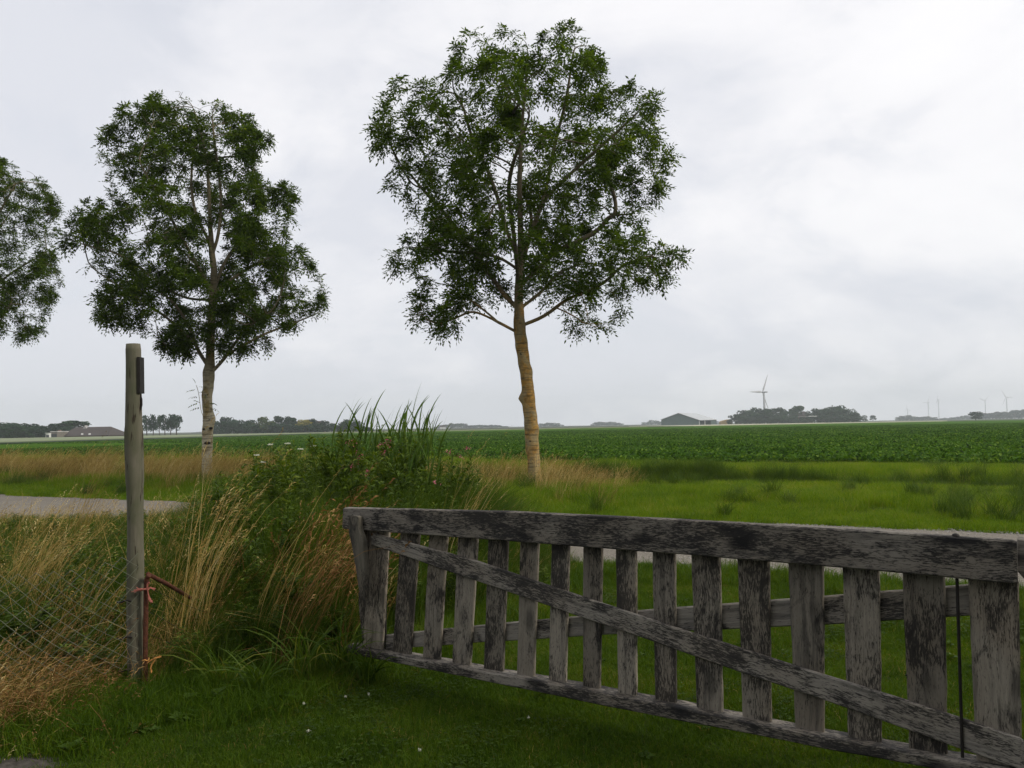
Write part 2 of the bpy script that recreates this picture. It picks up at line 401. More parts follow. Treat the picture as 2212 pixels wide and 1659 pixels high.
def ground_mat():
    m, nt, N, L, out = newmat('ground_turf')
    g = N('ShaderNodeNewGeometry'); pos = g.outputs['Position']
    a = noise_node(nt, pos, 0.35, 5, 0.6); b = noise_node(nt, pos, 9.0, 6, 0.65); c = noise_node(nt, pos, 60.0, 3, 0.6)
    col = mixc(nt, maprange(nt, b.outputs[0], 0.35, 0.65), (0.018, 0.030, 0.008), (0.040, 0.052, 0.014))
    col = mixc(nt, maprange(nt, a.outputs[0], 0.55, 0.75), col, (0.060, 0.052, 0.026))
    col = mixc(nt, maprange(nt, c.outputs[0], 0.55, 0.7), col, (0.045, 0.036, 0.022))
    p = N('ShaderNodeBsdfPrincipled'); L(col, p.inputs['Base Color']); p.inputs['Roughness'].default_value = 0.95; p.inputs['Specular IOR Level'].default_value = 0.1
    bm = N('ShaderNodeBump'); bm.inputs['Strength'].default_value = 0.8; bm.inputs['Distance'].default_value = 0.03
    L(b.outputs[0], bm.inputs['Height']); L(bm.outputs[0], p.inputs['Normal']); L(p.outputs[0], out.inputs[0]); return m
tag(mb.build('ground', ground_mat(), smooth=True), 'flat grassy ground reaching the horizon', kind='structure')

# ---- the road: pale chippings, ragged edges
def road_mat():
    m, nt, N, L, out = newmat('road_chippings')
    g = N('ShaderNodeNewGeometry'); pos = g.outputs['Position']
    v = N('ShaderNodeTexVoronoi'); v.inputs['Scale'].default_value = 55; L(pos, v.inputs['Vector'])
    n = noise_node(nt, pos, 0.8, 5, 0.6); f = noise_node(nt, pos, 140, 3, 0.6)
    r = ramp(nt, [(0.0, (0.080, 0.070, 0.056)), (0.4, (0.175, 0.155, 0.126)), (0.75, (0.26, 0.235, 0.195)), (1.0, (0.40, 0.375, 0.345))])
    L(v.outputs['Color'], r.inputs[0])
    col = mixc(nt, maprange(nt, n.outputs[0], 0.35, 0.7), r.outputs[0], (0.175, 0.155, 0.126))
    col = mixc(nt, maprange(nt, f.outputs[0], 0.5, 0.75), col, (0.13, 0.12, 0.105))
    p = N('ShaderNodeBsdfPrincipled'); L(col, p.inputs['Base Color']); p.inputs['Roughness'].default_value = 0.9; p.inputs['Specular IOR Level'].default_value = 0.2
    bm = N('ShaderNodeBump'); bm.inputs['Strength'].default_value = 0.7; bm.inputs['Distance'].default_value = 0.01
    L(v.outputs['Distance'], bm.inputs['Height']); L(bm.outputs[0], p.inputs['Normal']); L(p.outputs[0], out.inputs[0]); return m
rngR = np.random.default_rng(5)
sv = np.arange(-75, 50, 0.5); wob = lambda k: 0.10 * np.sin(sv * 0.9 + k) + 0.07 * np.sin(sv * 2.3 + 2 * k) + rngR.normal(0, 0.035, len(sv))
rows = [ROAD0 + wob(1.0), ROAD0 + 0.35 + 0 * sv, (ROAD0 + ROAD1) / 2 + 0 * sv, ROAD1 - 0.35 + 0 * sv, ROAD1 + wob(4.0)]
zz = [0.0, 0.015, 0.045, 0.015, 0.0]
mb = MB(); V = []
for r_, z_ in zip(rows, zz):
    X_, Y_ = xy(sv, r_); V.append(np.stack([X_, Y_, np.full(len(sv), z_)], 1))
n_ = len(sv); V = np.concatenate(V); Q = []
for k in range(4):
    a = np.arange(n_ - 1) + k * n_; Q.append(np.stack([a, a + 1, a + 1 + n_, a + n_], 1))
mb.add(V, np.concatenate(Q))
tag(mb.build('road', road_mat(), smooth=True), 'pale gravel road crossing behind the gate', kind='structure')

# ---- fields beyond
CROPZ = 0.34
def field_mat():
    m, nt, N, L, out = newmat('beet_leaves_far')
    g = N('ShaderNodeNewGeometry'); pos = g.outputs['Position']
    n = noise_node(nt, pos, 2.2, 5, 0.7); b = noise_node(nt, pos, 0.05, 3, 0.5)
    col = mixc(nt, maprange(nt, n.outputs[0], 0.3, 0.7), (0.022, 0.058, 0.006), (0.080, 0.165, 0.016))
    col = mixc(nt, maprange(nt, b.outputs[0], 0.45, 0.7), col, (0.060, 0.130, 0.014))
    p = N('ShaderNodeBsdfPrincipled'); L(col, p.inputs['Base Color']); p.inputs['Roughness'].default_value = 0.9; p.inputs['Specular IOR Level'].default_value = 0.0
    bm = N('ShaderNodeBump'); bm.inputs['Strength'].default_value = 1.0; bm.inputs['Distance'].default_value = 0.25
    L(n.outputs[0], bm.inputs['Height']); L(bm.outputs[0], p.inputs['Normal']); L(p.outputs[0], out.inputs[0]); return m
def poly_sheet(name, pts, mat, label, hang=0.3):
    mb = MB(); n = len(pts); top = [tuple(p) for p in pts]; low = [(p[0], p[1], p[2] - hang) for p in pts]
    bmx = bmesh.new(); vt = [bmx.verts.new(p) for p in top]; vl = [bmx.verts.new(p) for p in low]
    bmx.faces.new(vt)
    for k in range(n): bmx.faces.new((vl[k], vl[(k + 1) % n], vt[(k + 1) % n], vt[k]))
    bmesh.ops.triangulate(bmx, faces=bmx.faces[:])
    me = bpy.data.meshes.new(name); bmx.to_mesh(me); bmx.free(); me.materials.append(mat)
    o = bpy.data.objects.new(name, me); link(o); return tag(o, label, kind='structure')
def P3(s, p, z): X, Y = xy(s, p); return (X, Y, z)
CROP_EDGE = [(-52, CROP0 + 3.4), (70, CROP0 + 3.4), (420, CROP0 + 3.4)]
crop_poly = [P3(s, p, 0.10) for s, p in CROP_EDGE] + [(620, 430, CROPZ), (250, 470, CROPZ), (70, 360, CROPZ), (-58, 250, CROPZ), (-66, 150, CROPZ), (-78, 105, 0.2), (-74, 80, 0.14)]
poly_sheet('beet_field', crop_poly, field_mat(), 'dark green beet field stretching to the far farms')
grain = plain_mat('ripening_grain', (0.19, 0.215, 0.12), 0.9, col2=(0.14, 0.175, 0.085), scale=0.15)
poly_sheet('grain_field', [(-330, 150, 0.55), (-82, 128, 0.55), (-78, 180, 0.55), (-66, 262, 0.55), (62, 372, 0.55), (62, 400, 0.55), (-70, 330, 0.55), (-130, 330, 0.55), (-330, 255, 0.55)], grain, 'pale strip of ripening grain beyond the beet field')
poly_sheet('stubble_field', [(86, 385, 0.5), (252, 484, 0.5), (300, 560, 0.5), (80, 560, 0.5)], plain_mat('pale_stubble', (0.46, 0.44, 0.33), 0.9, col2=(0.36, 0.37, 0.25), scale=0.1), 'pale stubble strip in front of the grove')
poly_sheet('dark_bank', [(-170, 118, 0.45), (-79, 106, 0.45), (-67, 151, 0.45), (-59, 251, 0.45), (-64, 258, 0.45), (-76, 178, 0.45), (-83, 127, 0.45), (-175, 128, 0.45)], plain_mat('bank_grass', (0.022, 0.045, 0.012), 0.9, col2=(0.014, 0.028, 0.008), scale=0.6), 'dark grassy ditch bank at the end of the beet field')

# ================================================================== THE GATE
wood_grey = wood_mat('weathered_wood', (0.285, 0.262, 0.225), (0.020, 0.019, 0.019), 0.36)
wood_slat = wood_mat('weathered_slat_wood', (0.245, 0.218, 0.176), (0.022, 0.020, 0.018), 0.36)
wood_rail = wood_mat('weathered_rail_wood', (0.275, 0.25, 0.212), (0.015, 0.015, 0.016), 0.35, 0.8)
iron = plain_mat('dark_iron', (0.025, 0.022, 0.020), 0.6, 0.3, (0.018, 0.015, 0.013), 40, 0.3)
rust = plain_mat('rusty_iron', (0.13, 0.045, 0.022), 0.85, 0.2, (0.055, 0.022, 0.014), 45, 0.6)

GA = Vector((*on_ground(740, 1410, 0.12).xy, 0)); GB = Vector((*on_ground(2197, 1697, 0.12).xy, 0))
GU = (GB - GA).normalized(); GN = Vector((GU.y, -GU.x, 0))          # GN points to the camera
if GN.dot(CAMLOC - GA) < 0: GN = -GN
def gp(x, y, w=0.0): return on_plane(x, y, GA + GN * w, GN)

def board(name, e0, e1, thick, normal, mat, parent, rng, wig=0.0015, cuts=22, label=None, rnd_end=0.0):
    """a plank between two edge lines (in 3-D, on its front face); depth goes away from the normal"""
    E0 = [Vector(p) for p in e0]; E1 = [Vector(p) for p in e1]
    def samp(E, t):
        d = [0]
        for a, b in zip(E, E[1:]): d.append(d[-1] + (b - a).length)
        x = t * d[-1]
        for k in range(len(E) - 1):
            if x <= d[k + 1] + 1e-9:
                return E[k].lerp(E[k + 1], (x - d[k]) / max(1e-9, d[k + 1] - d[k]))
        return E[-1].copy()
    org = (samp(E0, .5) + samp(E1, .5)) / 2 - normal * thick / 2
    ax = ((samp(E0, 1) + samp(E1, 1)) - (samp(E0, 0) + samp(E1, 0))).normalized()
    az = (normal - ax * normal.dot(ax)).normalized(); ay = az.cross(ax)
    M = Matrix(((ax.x, ay.x, az.x, org.x), (ax.y, ay.y, az.y, org.y), (ax.z, ay.z, az.z, org.z), (0, 0, 0, 1))); Mi = M.inverted()
    bv = min(0.006, thick * 0.25)
    V = []; ts = np.linspace(0, 1, cuts + 1)
    ts = np.concatenate([[0, 0.004], ts[1:-1], [0.996, 1]])
    ph = rng.random(4) * 20
    for t in ts:
        a = Mi @ samp(E0, t); b = Mi @ samp(E1, t)
        wA = wig * (mnoise.noise((t * 9 + ph[0], ph[1], 0)) + 0.5 * mnoise.noise((t * 31, ph[2], 3)))
        wB = wig * (mnoise.noise((t * 9 + ph[3], ph[1], 5)) + 0.5 * mnoise.noise((t * 31, ph[3], 7)))
        dr = (b - a).normalized(); a = a + dr * wA; b = b + dr * wB
        endk = 1.0 if 0 < t < 1 else 0.0
        inset = (1 - endk) * bv
        zf = thick / 2 - inset; zb = -thick / 2 + inset
        a2 = a + dr * (bv + inset); b2 = b - dr * (bv + inset); a1 = a + dr * inset; b1 = b - dr * inset
        for (q, z) in ((a2, zf), (b2, zf), (b1, zf - bv), (b1, zb + bv), (b2, zb), (a2, zb), (a1, zb + bv), (a1, zf - bv)):
            V.append((q.x, q.y, z))
    n = len(ts); Q = []
    for i_ in range(n - 1):
        for k in range(8):
            k2 = (k + 1) % 8; Q.append((i_ * 8 + k, i_ * 8 + k2, (i_ + 1) * 8 + k2, (i_ + 1) * 8 + k))
    T = [(0, k + 1, k) for k in range(1, 7)] + [((n - 1) * 8, (n - 1) * 8 + k, (n - 1) * 8 + k + 1) for k in range(1, 7)]
    mb = MB(); mb.add(V, Q, T)
    o = bpy.data.objects.new(name, mb.mesh(name, mat)); link(o, parent)
    o.matrix_basis = Matrix.Translation(-parent.location) @ M if parent is not None else M
    bmx = bmesh.new(); bmx.from_mesh(o.data); bmesh.ops.recalc_face_normals(bmx, faces=bmx.faces[:]); bmx.to_mesh(o.data); bmx.free()
    if label: o['label'] = label
    return o

rg = np.random.default_rng(11)
gate = empty('wooden_gate', GA, 'weathered grey wooden picket gate with a long diagonal brace standing on the lawn', 'gate')
A4 = lambda x, y: (711.6 + x * 0.3546, 1070.8 + y * 0.3546)
A5 = lambda x, y: (1423.2 + x * 0.3566, 1084.3 + y * 0.3566)
WR, WB = 0.055, 0.024                                             # how far rail and brace stand in front of the slats
# top rail, a heavy board
tl = [gp(740, 1096.5, WR), gp(1106, 1105.5, WR), gp(1456, 1122, WR), gp(1800, 1142, WR), gp(2196, 1168.5, WR)]
bl = [gp(738, 1142.5, WR), gp(1106, 1170, WR), gp(1456, 1197, WR), gp(1800, 1225, WR), gp(2198.5, 1262, WR)]
board('top_rail', tl, bl, WR - 0.002, GN, wood_rail, gate, rg, 0.003, 60)
# bottom beam
tb = [gp(*A4(80, 915), WR), gp(*A4(1050, 1090), WR), gp(*A4(2100, 1285), WR), gp(*A5(1000, 1425), WR), gp(*A5(1750, 1560), WR), gp(*A5(2210, 1646), WR)]
bb = [gp(*A4(77, 956), WR), gp(*A4(1050, 1152), WR), gp(*A4(2100, 1368), WR), gp(*A5(1000, 1497), WR), gp(*A5(1750, 1638), WR), gp(*A5(2210, 1725), WR)]
beam = board('bottom_rail', tb, bb, 0.115, GN, wood_rail, gate, rg, 0.004, 60)
# slats: x at the top (left, right), y of the visible top, x at the foot, y of the foot
SL4 = [(245, 360, 225, 200, 320, 932), (430, 545, 240, 380, 490, 968), (605, 715, 250, 565, 670, 1000), (780, 900, 265, 745, 855, 1035),
       (965, 1085, 275, 937, 1055, 1072), (1160, 1272, 290, 1140, 1245, 1110), (1350, 1458, 305, 1333, 1437, 1145), (1543, 1660, 320, 1542, 1645, 1186),
       (1742, 1868, 335, 1756, 1868, 1226), (1965, 2105, 350, 1982, 2110, 1268)]
SL5 = [(195, 370, 335, 228, 385, 1282), (475, 667, 360, 507, 680, 1337), (782, 997, 385, 827, 1000, 1397), (1112, 1335, 415, 1145, 1350, 1458),
       (1475, 1732, 450, 1517, 1748, 1527), (1873, 2180, 485, 1925, 2200, 1600)]
for A, lst in ((A4, SL4), (A5, SL5)):
    for (xl, xr, yt, bxl, bxr, yb) in lst:
        up = 0.045
        k = up / max(1e-6, (yb - yt)) * 600
        def ext(xa, xb): return xa - (xb - xa) * 30.0 / (yb - yt) * 1.0
        t0 = gp(*A(ext(xl, bxl), yt - 30)); t1 = gp(*A(ext(xr, bxr), yt - 30 + (xr - xl) * 0.085))
        b0 = gp(*A(bxl, yb - 0.06 * (bxr - bxl))); b1 = gp(*A(bxr, yb + 0.06 * (bxr - bxl)))
        board('slat', [t0, b0], [t1, b1], 0.024, GN, wood_slat, gate, rg, 0.0028, 18)
# diagonal brace on the front, the other one behind
be = [gp(*A4(248, 225), WB), gp(*A4(850, 385), WB), gp(*A4(2100, 800), WB), gp(*A5(1000, 1050), WB), gp(*A5(1500, 1205), WB), gp(*A5(2212, 1440), WB)]
bf = [gp(*A4(248, 298), WB), gp(*A4(880, 515), WB), gp(*A4(2100, 937), WB), gp(*A5(1000, 1203), WB), gp(*A5(1500, 1382), WB), gp(*A5(2212, 1632), WB)]
board('diagonal_brace', be, bf, 0.022, GN, wood_grey, gate, rg, 0.003, 60)
ke = [gp(*A4(320, 850), -0.0265), gp(*A4(870, 795), -0.0265), gp(*A4(1970, 693), -0.0265), gp(*A5(1000, 572), -0.0265), gp(*A5(1900, 498), -0.0265)]
kf = [gp(*A4(320, 938), -0.0265), gp(*A4(870, 898), -0.0265), gp(*A4(1750, 845), -0.0265), gp(*A5(1000, 745), -0.0265), gp(*A5(1900, 690), -0.0265)]
board('back_brace', ke, kf, 0.024, GN, wood_grey, gate, rg, 0.003, 50)
# the worn latch stake at the free end, in front of the rail, and the stile it is fixed to
Z7 = lambda x, y: (711.6 + x * 0.2329, 1070.8 + y * 0.2329)
he = [gp(*Z7(x, y), WR + 0.045) for x, y in ((185, 188), (166, 215), (172, 330), (205, 470), (240, 680), (265, 860), (300, 968))]
hf = [gp(*Z7(x, y), WR + 0.045) for x, y in ((255, 186), (271, 200), (276, 320), (312, 420), (330, 680), (334, 860), (333, 968))]
board('latch_stake', he, hf, 0.042, GN, wood_mat('stake_wood', (0.155, 0.14, 0.11), (0.03, 0.028, 0.025), 0.34), gate, rg, 0.002, 30)
board('end_stile', [gp(*Z7(300, 280), -0.004), gp(*Z7(262, 980), -0.004), gp(*Z7(305, 1408), -0.004)], [gp(*Z7(372, 300), -0.004), gp(*Z7(345, 900), -0.004), gp(*Z7(318, 1412), -0.004)], 0.03, GN, wood_slat, gate, rg, 0.002, 20)
# drop bolt with its knob on the rail
mb = MB(); q0 = gp(*A5(1798, 205), 0.03); q1 = gp(*A5(1840, 1548), 0.03)
tube(mb, [q0 - gate.location, (q0 + q1) / 2 - gate.location, q1 - gate.location], [0.0065] * 3, 10)
bolt = mb.build('drop_bolt', iron, gate)
mb = MB(); k0 = q0 - gate.location
tube(mb, [k0 + Vector((0, 0, z)) for z in (-0.012, -0.006, 0.002, 0.008, 0.011)], [0.012, 0.015, 0.015, 0.011, 0.003], 10)
mb.build('bolt_knob', iron, bolt)
mb = MB(); g0 = gp(*A4(345, 330), -0.03); g1 = gp(*A4(343, 942), -0.03)
tube(mb, [g0 - gate.location, g1 - gate.location], [0.006, 0.006], 8); mb.build('rear_rod', iron, gate)
# nails where the slats meet rail and brace
mb = MB()
for x, y in ((252, 290), (1500, 1050), (1265, 420), (1585, 425), (2018, 462), (950, 230)):
    c = gp(*A5(x, y), WR) if y < 500 else gp(*A5(x, y), WB)
    c = c - gate.location; tube(mb, [c - GN * 0.004, c + GN * 0.002], [0.005, 0.004], 6)
o = mb.build('nails', iron, gate); o.name = 'nail'; o['kind'] = 'stuff'

# ---- the neighbouring length of fence whose rail end shows at the right edge
fx = gp(2203, 1172, -0.10); fence_r = empty('wooden_fence', Vector((fx.x, fx.y, 0)), 'dark wooden fence rail whose rounded end shows past the right end of the gate', 'fence')
FA = [gp(2197, 1163, -0.12), gp(2240, 1168, -0.12), gp(2900, 1240, -0.12)]
FB = [gp(2196, 1232, -0.12), gp(2206, 1249, -0.12), gp(2900, 1345, -0.12)]
board('rail', FA, FB, 0.05, GN, wood_rail, fence_r, rg, 0.003, 24)
pb = gp(2600, 1210, -0.175); 
board('post', [Vector((pb.x, pb.y, 1.15)), Vector((pb.x, pb.y, -0.05))], [Vector((pb.x, pb.y, 1.15)) + GU * 0.12, Vector((pb.x, pb.y, -0.05)) + GU * 0.12], 0.12, GN, wood_rail, fence_r, rg, 0.003, 16)

# ================================================================== THE ROUND POST
PD = 5.06
pt = at(287.5, 743, PD); pbm = at(295.5, 1500, PD)
postm = (lambda: None)
def post_mat():
    m, nt, N, L, out = newmat('round_post_wood')
    tc = N('ShaderNodeTexCoord'); v = tc.outputs['Object']
    g = noise_node(nt, v, 1, 6, 0.65, 0, (60, 60, 3)); p1 = noise_node(nt, v, 1, 4, 0.6, 0.4, (9, 9, 3)); ck = noise_node(nt, v, 1, 3, 0.6, 0.3, (65, 65, 6))
    col = mixc(nt, g.outputs[0], (0.085, 0.080, 0.055), (0.19, 0.175, 0.13))
    col = mixc(nt, maprange(nt, p1.outputs[0], 0.45, 0.65), col, (0.095, 0.10, 0.06))
    crack = maprange(nt, ck.outputs[0], 0.40, 0.345)
    col = mixc(nt, mathn(nt, 'MULTIPLY', crack, 0.9), col, (0.035, 0.026, 0.018))
    p = N('ShaderNodeBsdfPrincipled'); L(col, p.inputs['Base Color']); p.inputs['Roughness'].default_value = 0.85; p.inputs['Specular IOR Level'].default_value = 0.2
    b = N('ShaderNodeBump'); b.inputs['Strength'].default_value = 0.5; b.inputs['Distance'].default_value = 0.005
    L(mathn(nt, 'SUBTRACT', mathn(nt, 'MULTIPLY', g.outputs[0], 0.5), crack), b.inputs['Height']); L(b.outputs[0], p.inputs['Normal']); L(p.outputs[0], out.inputs[0]); return m
post = empty('round_post', Vector((pbm.x, pbm.y, 0)), 'tall round grey timber post with a black strip near its top', 'post')
mb = MB(); n_ = 60; zs = np.linspace(-0.15, pt.z, n_)
pts = []; rad = []
for z in zs:
    t = z / pt.z; c = pbm.lerp(pt, max(0, (z - pbm.z) / (pt.z - pbm.z)))
    pts.append(Vector((c.x - pbm.x + 0.002 * math.sin(z * 7), c.y - pbm.y, z)))
    r_ = 0.0505 - 0.0035 * t + 0.0022 * math.sin(z * 5.3) + (0.0035 if 1.28 < z < 1.62 else 0) + (0.002 if z < 0.9 else 0)
    rad.append(r_)
rad[-1] -= 0.004
tube(mb, pts, rad, 20, True, 0, 0.5, lambda i_, ang, P: 1 + 0.03 * np.sin(ang * 3 + P[2] * 2) + 0.02 * np.sin(ang * 7 + P[2] * 9))
mb.build('shaft', post_mat(), post, smooth=True)
mb = MB(); cx_ = lambda z: pbm.lerp(pt, (z - pbm.z) / (pt.z - pbm.z)) - Vector((pbm.x, pbm.y, 0))
zt, zb = at(300, 772, PD).z, at(303, 850, PD).z
vv = []
for z in np.linspace(zb, zt, 8):
    c = cx_(z); vv.append([(c.x + 0.039, c.y - 0.036, z), (c.x + 0.0545, c.y - 0.030, z), (c.x + 0.0545, c.y + 0.03, z), (c.x + 0.039, c.y + 0.03, z)])
tube_v = [p for q in vv for p in q]; nq = len(vv)
mb.add(tube_v, [(k * 4 + j, k * 4 + (j + 1) % 4, (k + 1) * 4 + (j + 1) % 4, (k + 1) * 4 + j) for k in range(nq - 1) for j in range(4)] + [(3, 2, 1, 0), (nq * 4 - 4, nq * 4 - 3, nq * 4 - 2, nq * 4 - 1)])
mb.build('iron_strip', iron, post)
mb = MB()
c = [at(303.5, 851, PD - .01), at(305, 862, PD - .01), at(305.5, 874, PD - .01), at(304.5, 886, PD - .01)]
tube(mb, [p - post.location for p in c], [0.004, 0.008, 0.0075, 0.003], 8)
mb.build('bark_flap', iron, post)
ZC = lambda x, y: (x * 0.1716, 1192.8 + y * 0.1716)
for x, y in ((1545, 620), (1555, 1080), (1560, 1490)):
    mb = MB(); c = [at(*ZC(x - 70, y + 8), PD - 0.02), at(*ZC(x - 20, y + 12), PD - 0.05), at(*ZC(x + 40, y - 12), PD - 0.06), at(*ZC(x + 110, y - 6), PD - 0.052)]
    tube(mb, [p - post.location for p in catmull(c, 4)], 0.0055, 6); mb.build('staple', iron, post)

# ---- rusty pipe bent over at the top, tied to the post with twine
pd = PD - 0.05
mb = MB(); pz = [at(314.5, 1500, pd), at(314, 1400, pd), at(315, 1330, pd), at(315.5, 1275, pd), at(317, 1252, pd)]
base = Vector((pz[0].x, pz[0].y, 0)); pz[0].z = -0.05
pipe = empty('rusty_pipe', base, 'rusty bent iron pipe standing against the round post', 'pipe')
tube(mb, [p - base for p in catmull(pz + [at(322, 1243, pd - 0.01)], 5)], 0.0145, 12); mb.build('upright', rust, pipe, smooth=True)
mb = MB(); tube(mb, [p - base for p in (at(319, 1240, pd), at(360, 1261, pd + 0.25), at(412, 1292, pd + 0.6))], [0.013, 0.0135, 0.012], 10); mb.build('stay', rust, pipe, smooth=True)
def twine(name, label, col, knot, strands, rng, w=0.0016):
    o = empty(name, knot, label, 'twine'); mt = plain_mat(name + '_fibre', col, 0.8, col2=tuple(x * 0.75 for x in col), scale=60)
    mb = MB()
    for (pts, cnt, spread) in strands:
        for k in range(cnt):
            off = [Vector(rng.normal(0, spread * (0.25 + 0.75 * q / (len(pts) - 1)), 3)) for q in range(len(pts))]
            tube(mb, [p + f_ - knot for p, f_ in zip(pts, off)], w, 4)
    mb.build('strands', mt, o)
    mb = MB(); tube(mb, [Vector((math.cos(a) * 0.018, math.sin(a) * 0.018, 0.004 * math.sin(a * 3))) for a in np.linspace(0, 6.3, 14)], 0.0035, 6); mb.build('loop', mt, o)
    return o
kd = pd - 0.02
twine('pink_twine', 'frayed pink twine tied round the rusty pipe below its bend', (0.50, 0.17, 0.13), at(315.5, 1272, pd),
      [([at(*ZC(1840, 465), kd), at(*ZC(1760, 470), kd), at(*ZC(1690, 480), kd)], 16, 0.008),
       ([at(*ZC(1850, 465), kd), at(*ZC(1890, 445), kd), at(*ZC(1950, 470), kd)], 7, 0.004),
       ([at(*ZC(1855, 470), kd), at(*ZC(1870, 540), kd), at(*ZC(1885, 600), kd), at(*ZC(1915, 630), kd)], 10, 0.004),
       ([at(*ZC(1850, 460), kd), at(*ZC(1855, 400), kd), at(*ZC(1880, 380), kd)], 6, 0.003)], rg)
twine('orange_twine', 'frayed orange twine knotted low on the rusty pipe', (0.72, 0.34, 0.10), at(315, 1425, pd),
      [([at(*ZC(1850, 1400), kd), at(*ZC(1900, 1360), kd), at(*ZC(1960, 1330), kd), at(*ZC(2020, 1318), kd)], 8, 0.004),
       ([at(*ZC(1955, 1345), kd), at(*ZC(1920, 1400), kd), at(*ZC(1895, 1450), kd), at(*ZC(1900, 1510), kd)], 13, 0.004)], rg)

# ================================================================== CHAIN-LINK FENCE
FE = Vector((pbm.x + 0.035, pbm.y - 0.062, 0)); FL = at(-150, 1220, 4.62); FL.z = 0
FD = (FL - FE); flen = FD.length; FD.normalize()
cl = empty('chain_link_fence', FE, 'rusty green chain link fence running left from the round post', 'fence')
wire_m = plain_mat('dull_zinc_wire', (0.21, 0.22, 0.16), 0.6, 0.0, (0.11, 0.12, 0.08), 12, 0)
DX, DZ = 0.0925, 0.082
ztop = at(285, 1204, PD).z; zlow = at(120, 1462, 4.9).z
nrow = int((ztop - zlow) / DZ * 2)
cols = int(flen / DX * 2)
rgw = np.random.default_rng(3)
protos = []
for k in range(4):
    pass
FNv = Vector((FD.y, -FD.x, 0)); FNv = FNv if FNv.y < 0 else -FNv
def sagz(u): return -0.03 * math.sin(min(1, u / flen) * 3.1) + 0.035 * max(0, 1 - u / 0.25) - 0.02 * u
for c in range(cols):
    u0 = c * DX / 2
    pts = []
    for r_ in range(nrow + 1):
        z = ztop - r_ * DZ / 2
        side = (r_ + c) % 2
        u = u0 + (DX / 2 if side else 0.0)
        w = 0.003 * (1 if side else -1)
        wob = 0.012 * mnoise.noise((u * 3, z * 3, 1.0))
        p = FD * (u + wob) + FNv * (w + 0.035 * mnoise.noise((u * 1.3, z * 1.5, 4.0))) + Vector((0, 0, z + sagz(u) + 0.01 * mnoise.noise((u * 4, z * 4, 9))))
        pts.append(p)
    if c % 2 == 0 and False: pts = pts[1:]
    mb = MB(); tube(mb, pts, 0.0017, 4, False); mb.build('wire', wire_m, cl)
for zz_ in ():
    mb = MB(); tube(mb, [FD * u + Vector((0, 0, zz_ + sagz(u) * 0.8)) for u in np.linspace(0.02, flen, 16)], 0.0018, 5, False); mb.build('line_wire', wire_m, cl)
# loose wires running on past the post
for (a, b) in (((1900, 450), (2600, 760)), ((1860, 740), (2650, 1130)), ((1870, 1030), (2600, 1290))):
    mb = MB(); p0 = at(*ZC(*a), pd) - FE; p1 = at(*ZC(*b), pd + 0.7) - FE
    tube(mb, [p0, p0.lerp(p1, .5) - Vector((0, 0, 0.015)), p1], 0.0014, 4, False); mb.build('loose_wire', iron, cl)
# ================================================================== THE THREE ASH TREES
def bark_mat(name, c_low, c_up, lichen, zsw=(1.2, 3.0), lich_amt=0.5):
    m, nt, N, L, out = newmat(name)
    tc = N('ShaderNodeTexCoord'); v = tc.outputs['Object']; sep = N('ShaderNodeSeparateXYZ'); L(v, sep.inputs[0])
    g = noise_node(nt, v, 1, 6, 0.65, 0.3, (11, 11, 16)); p1 = noise_node(nt, v, 1, 5, 0.65, 0.5, (3.5, 3.5, 2.2)); k = noise_node(nt, v, 1, 3, 0.5, 0.2, (5, 5, 13)); bd = noise_node(nt, v, 1, 4, 0.6, 0.3, (2.5, 2.5, 26))
    h = mathn(nt, 'MULTIPLY_ADD', mathn(nt, 'SUBTRACT', p1.outputs[0], 0.5), 1.6, sep.outputs[2])
    base = mixc(nt, maprange(nt, h, zsw[0], zsw[1]), c_low, c_up)
    col = mixc(nt, maprange(nt, g.outputs[0], 0.35, 0.7), mixc(nt, 0.4, base, (0.05, 0.042, 0.032)), base)
    lz = mathn(nt, 'MULTIPLY', maprange(nt, p1.outputs[0], 0.58 - lich_amt * 0.2, 0.66 - lich_amt * 0.1), maprange(nt, sep.outputs[2], 5.2, 4.2))
    col = mixc(nt, mathn(nt, 'MULTIPLY', lz, 0.85), col, mixc(nt, maprange(nt, g.outputs[0], 0.4, 0.65), tuple(x * 0.5 for x in lichen), lichen))
    dk = mathn(nt, 'MULTIPLY', maprange(nt, k.outputs[0], 0.68, 0.73), maprange(nt, sep.outputs[2], 5.0, 4.0))
    col = mixc(nt, dk, col, (0.03, 0.026, 0.022))
    col = mixc(nt, mathn(nt, 'MULTIPLY', maprange(nt, bd.outputs[0], 0.54, 0.64), 0.7), col, (0.06, 0.045, 0.028))
    p = N('ShaderNodeBsdfPrincipled'); L(col, p.inputs['Base Color']); p.inputs['Roughness'].default_value = 0.9; p.inputs['Specular IOR Level'].default_value = 0.15
    b = N('ShaderNodeBump'); b.inputs['Strength'].default_value = 0.7; b.inputs['Distance'].default_value = 0.02
    L(g.outputs[0], b.inputs['Height']); L(b.outputs[0], p.inputs['Normal']); L(p.outputs[0], out.inputs[0]); return m
ash_leaf = leaf_mat('ash_leaf', [(0.0, (0.020, 0.038, 0.006)), (0.45, (0.044, 0.080, 0.010)), (0.75, (0.075, 0.125, 0.014)), (1.0, (0.14, 0.19, 0.022))], 0.46, 0.5, 0.18, 0.9, 0.42, 0.0)

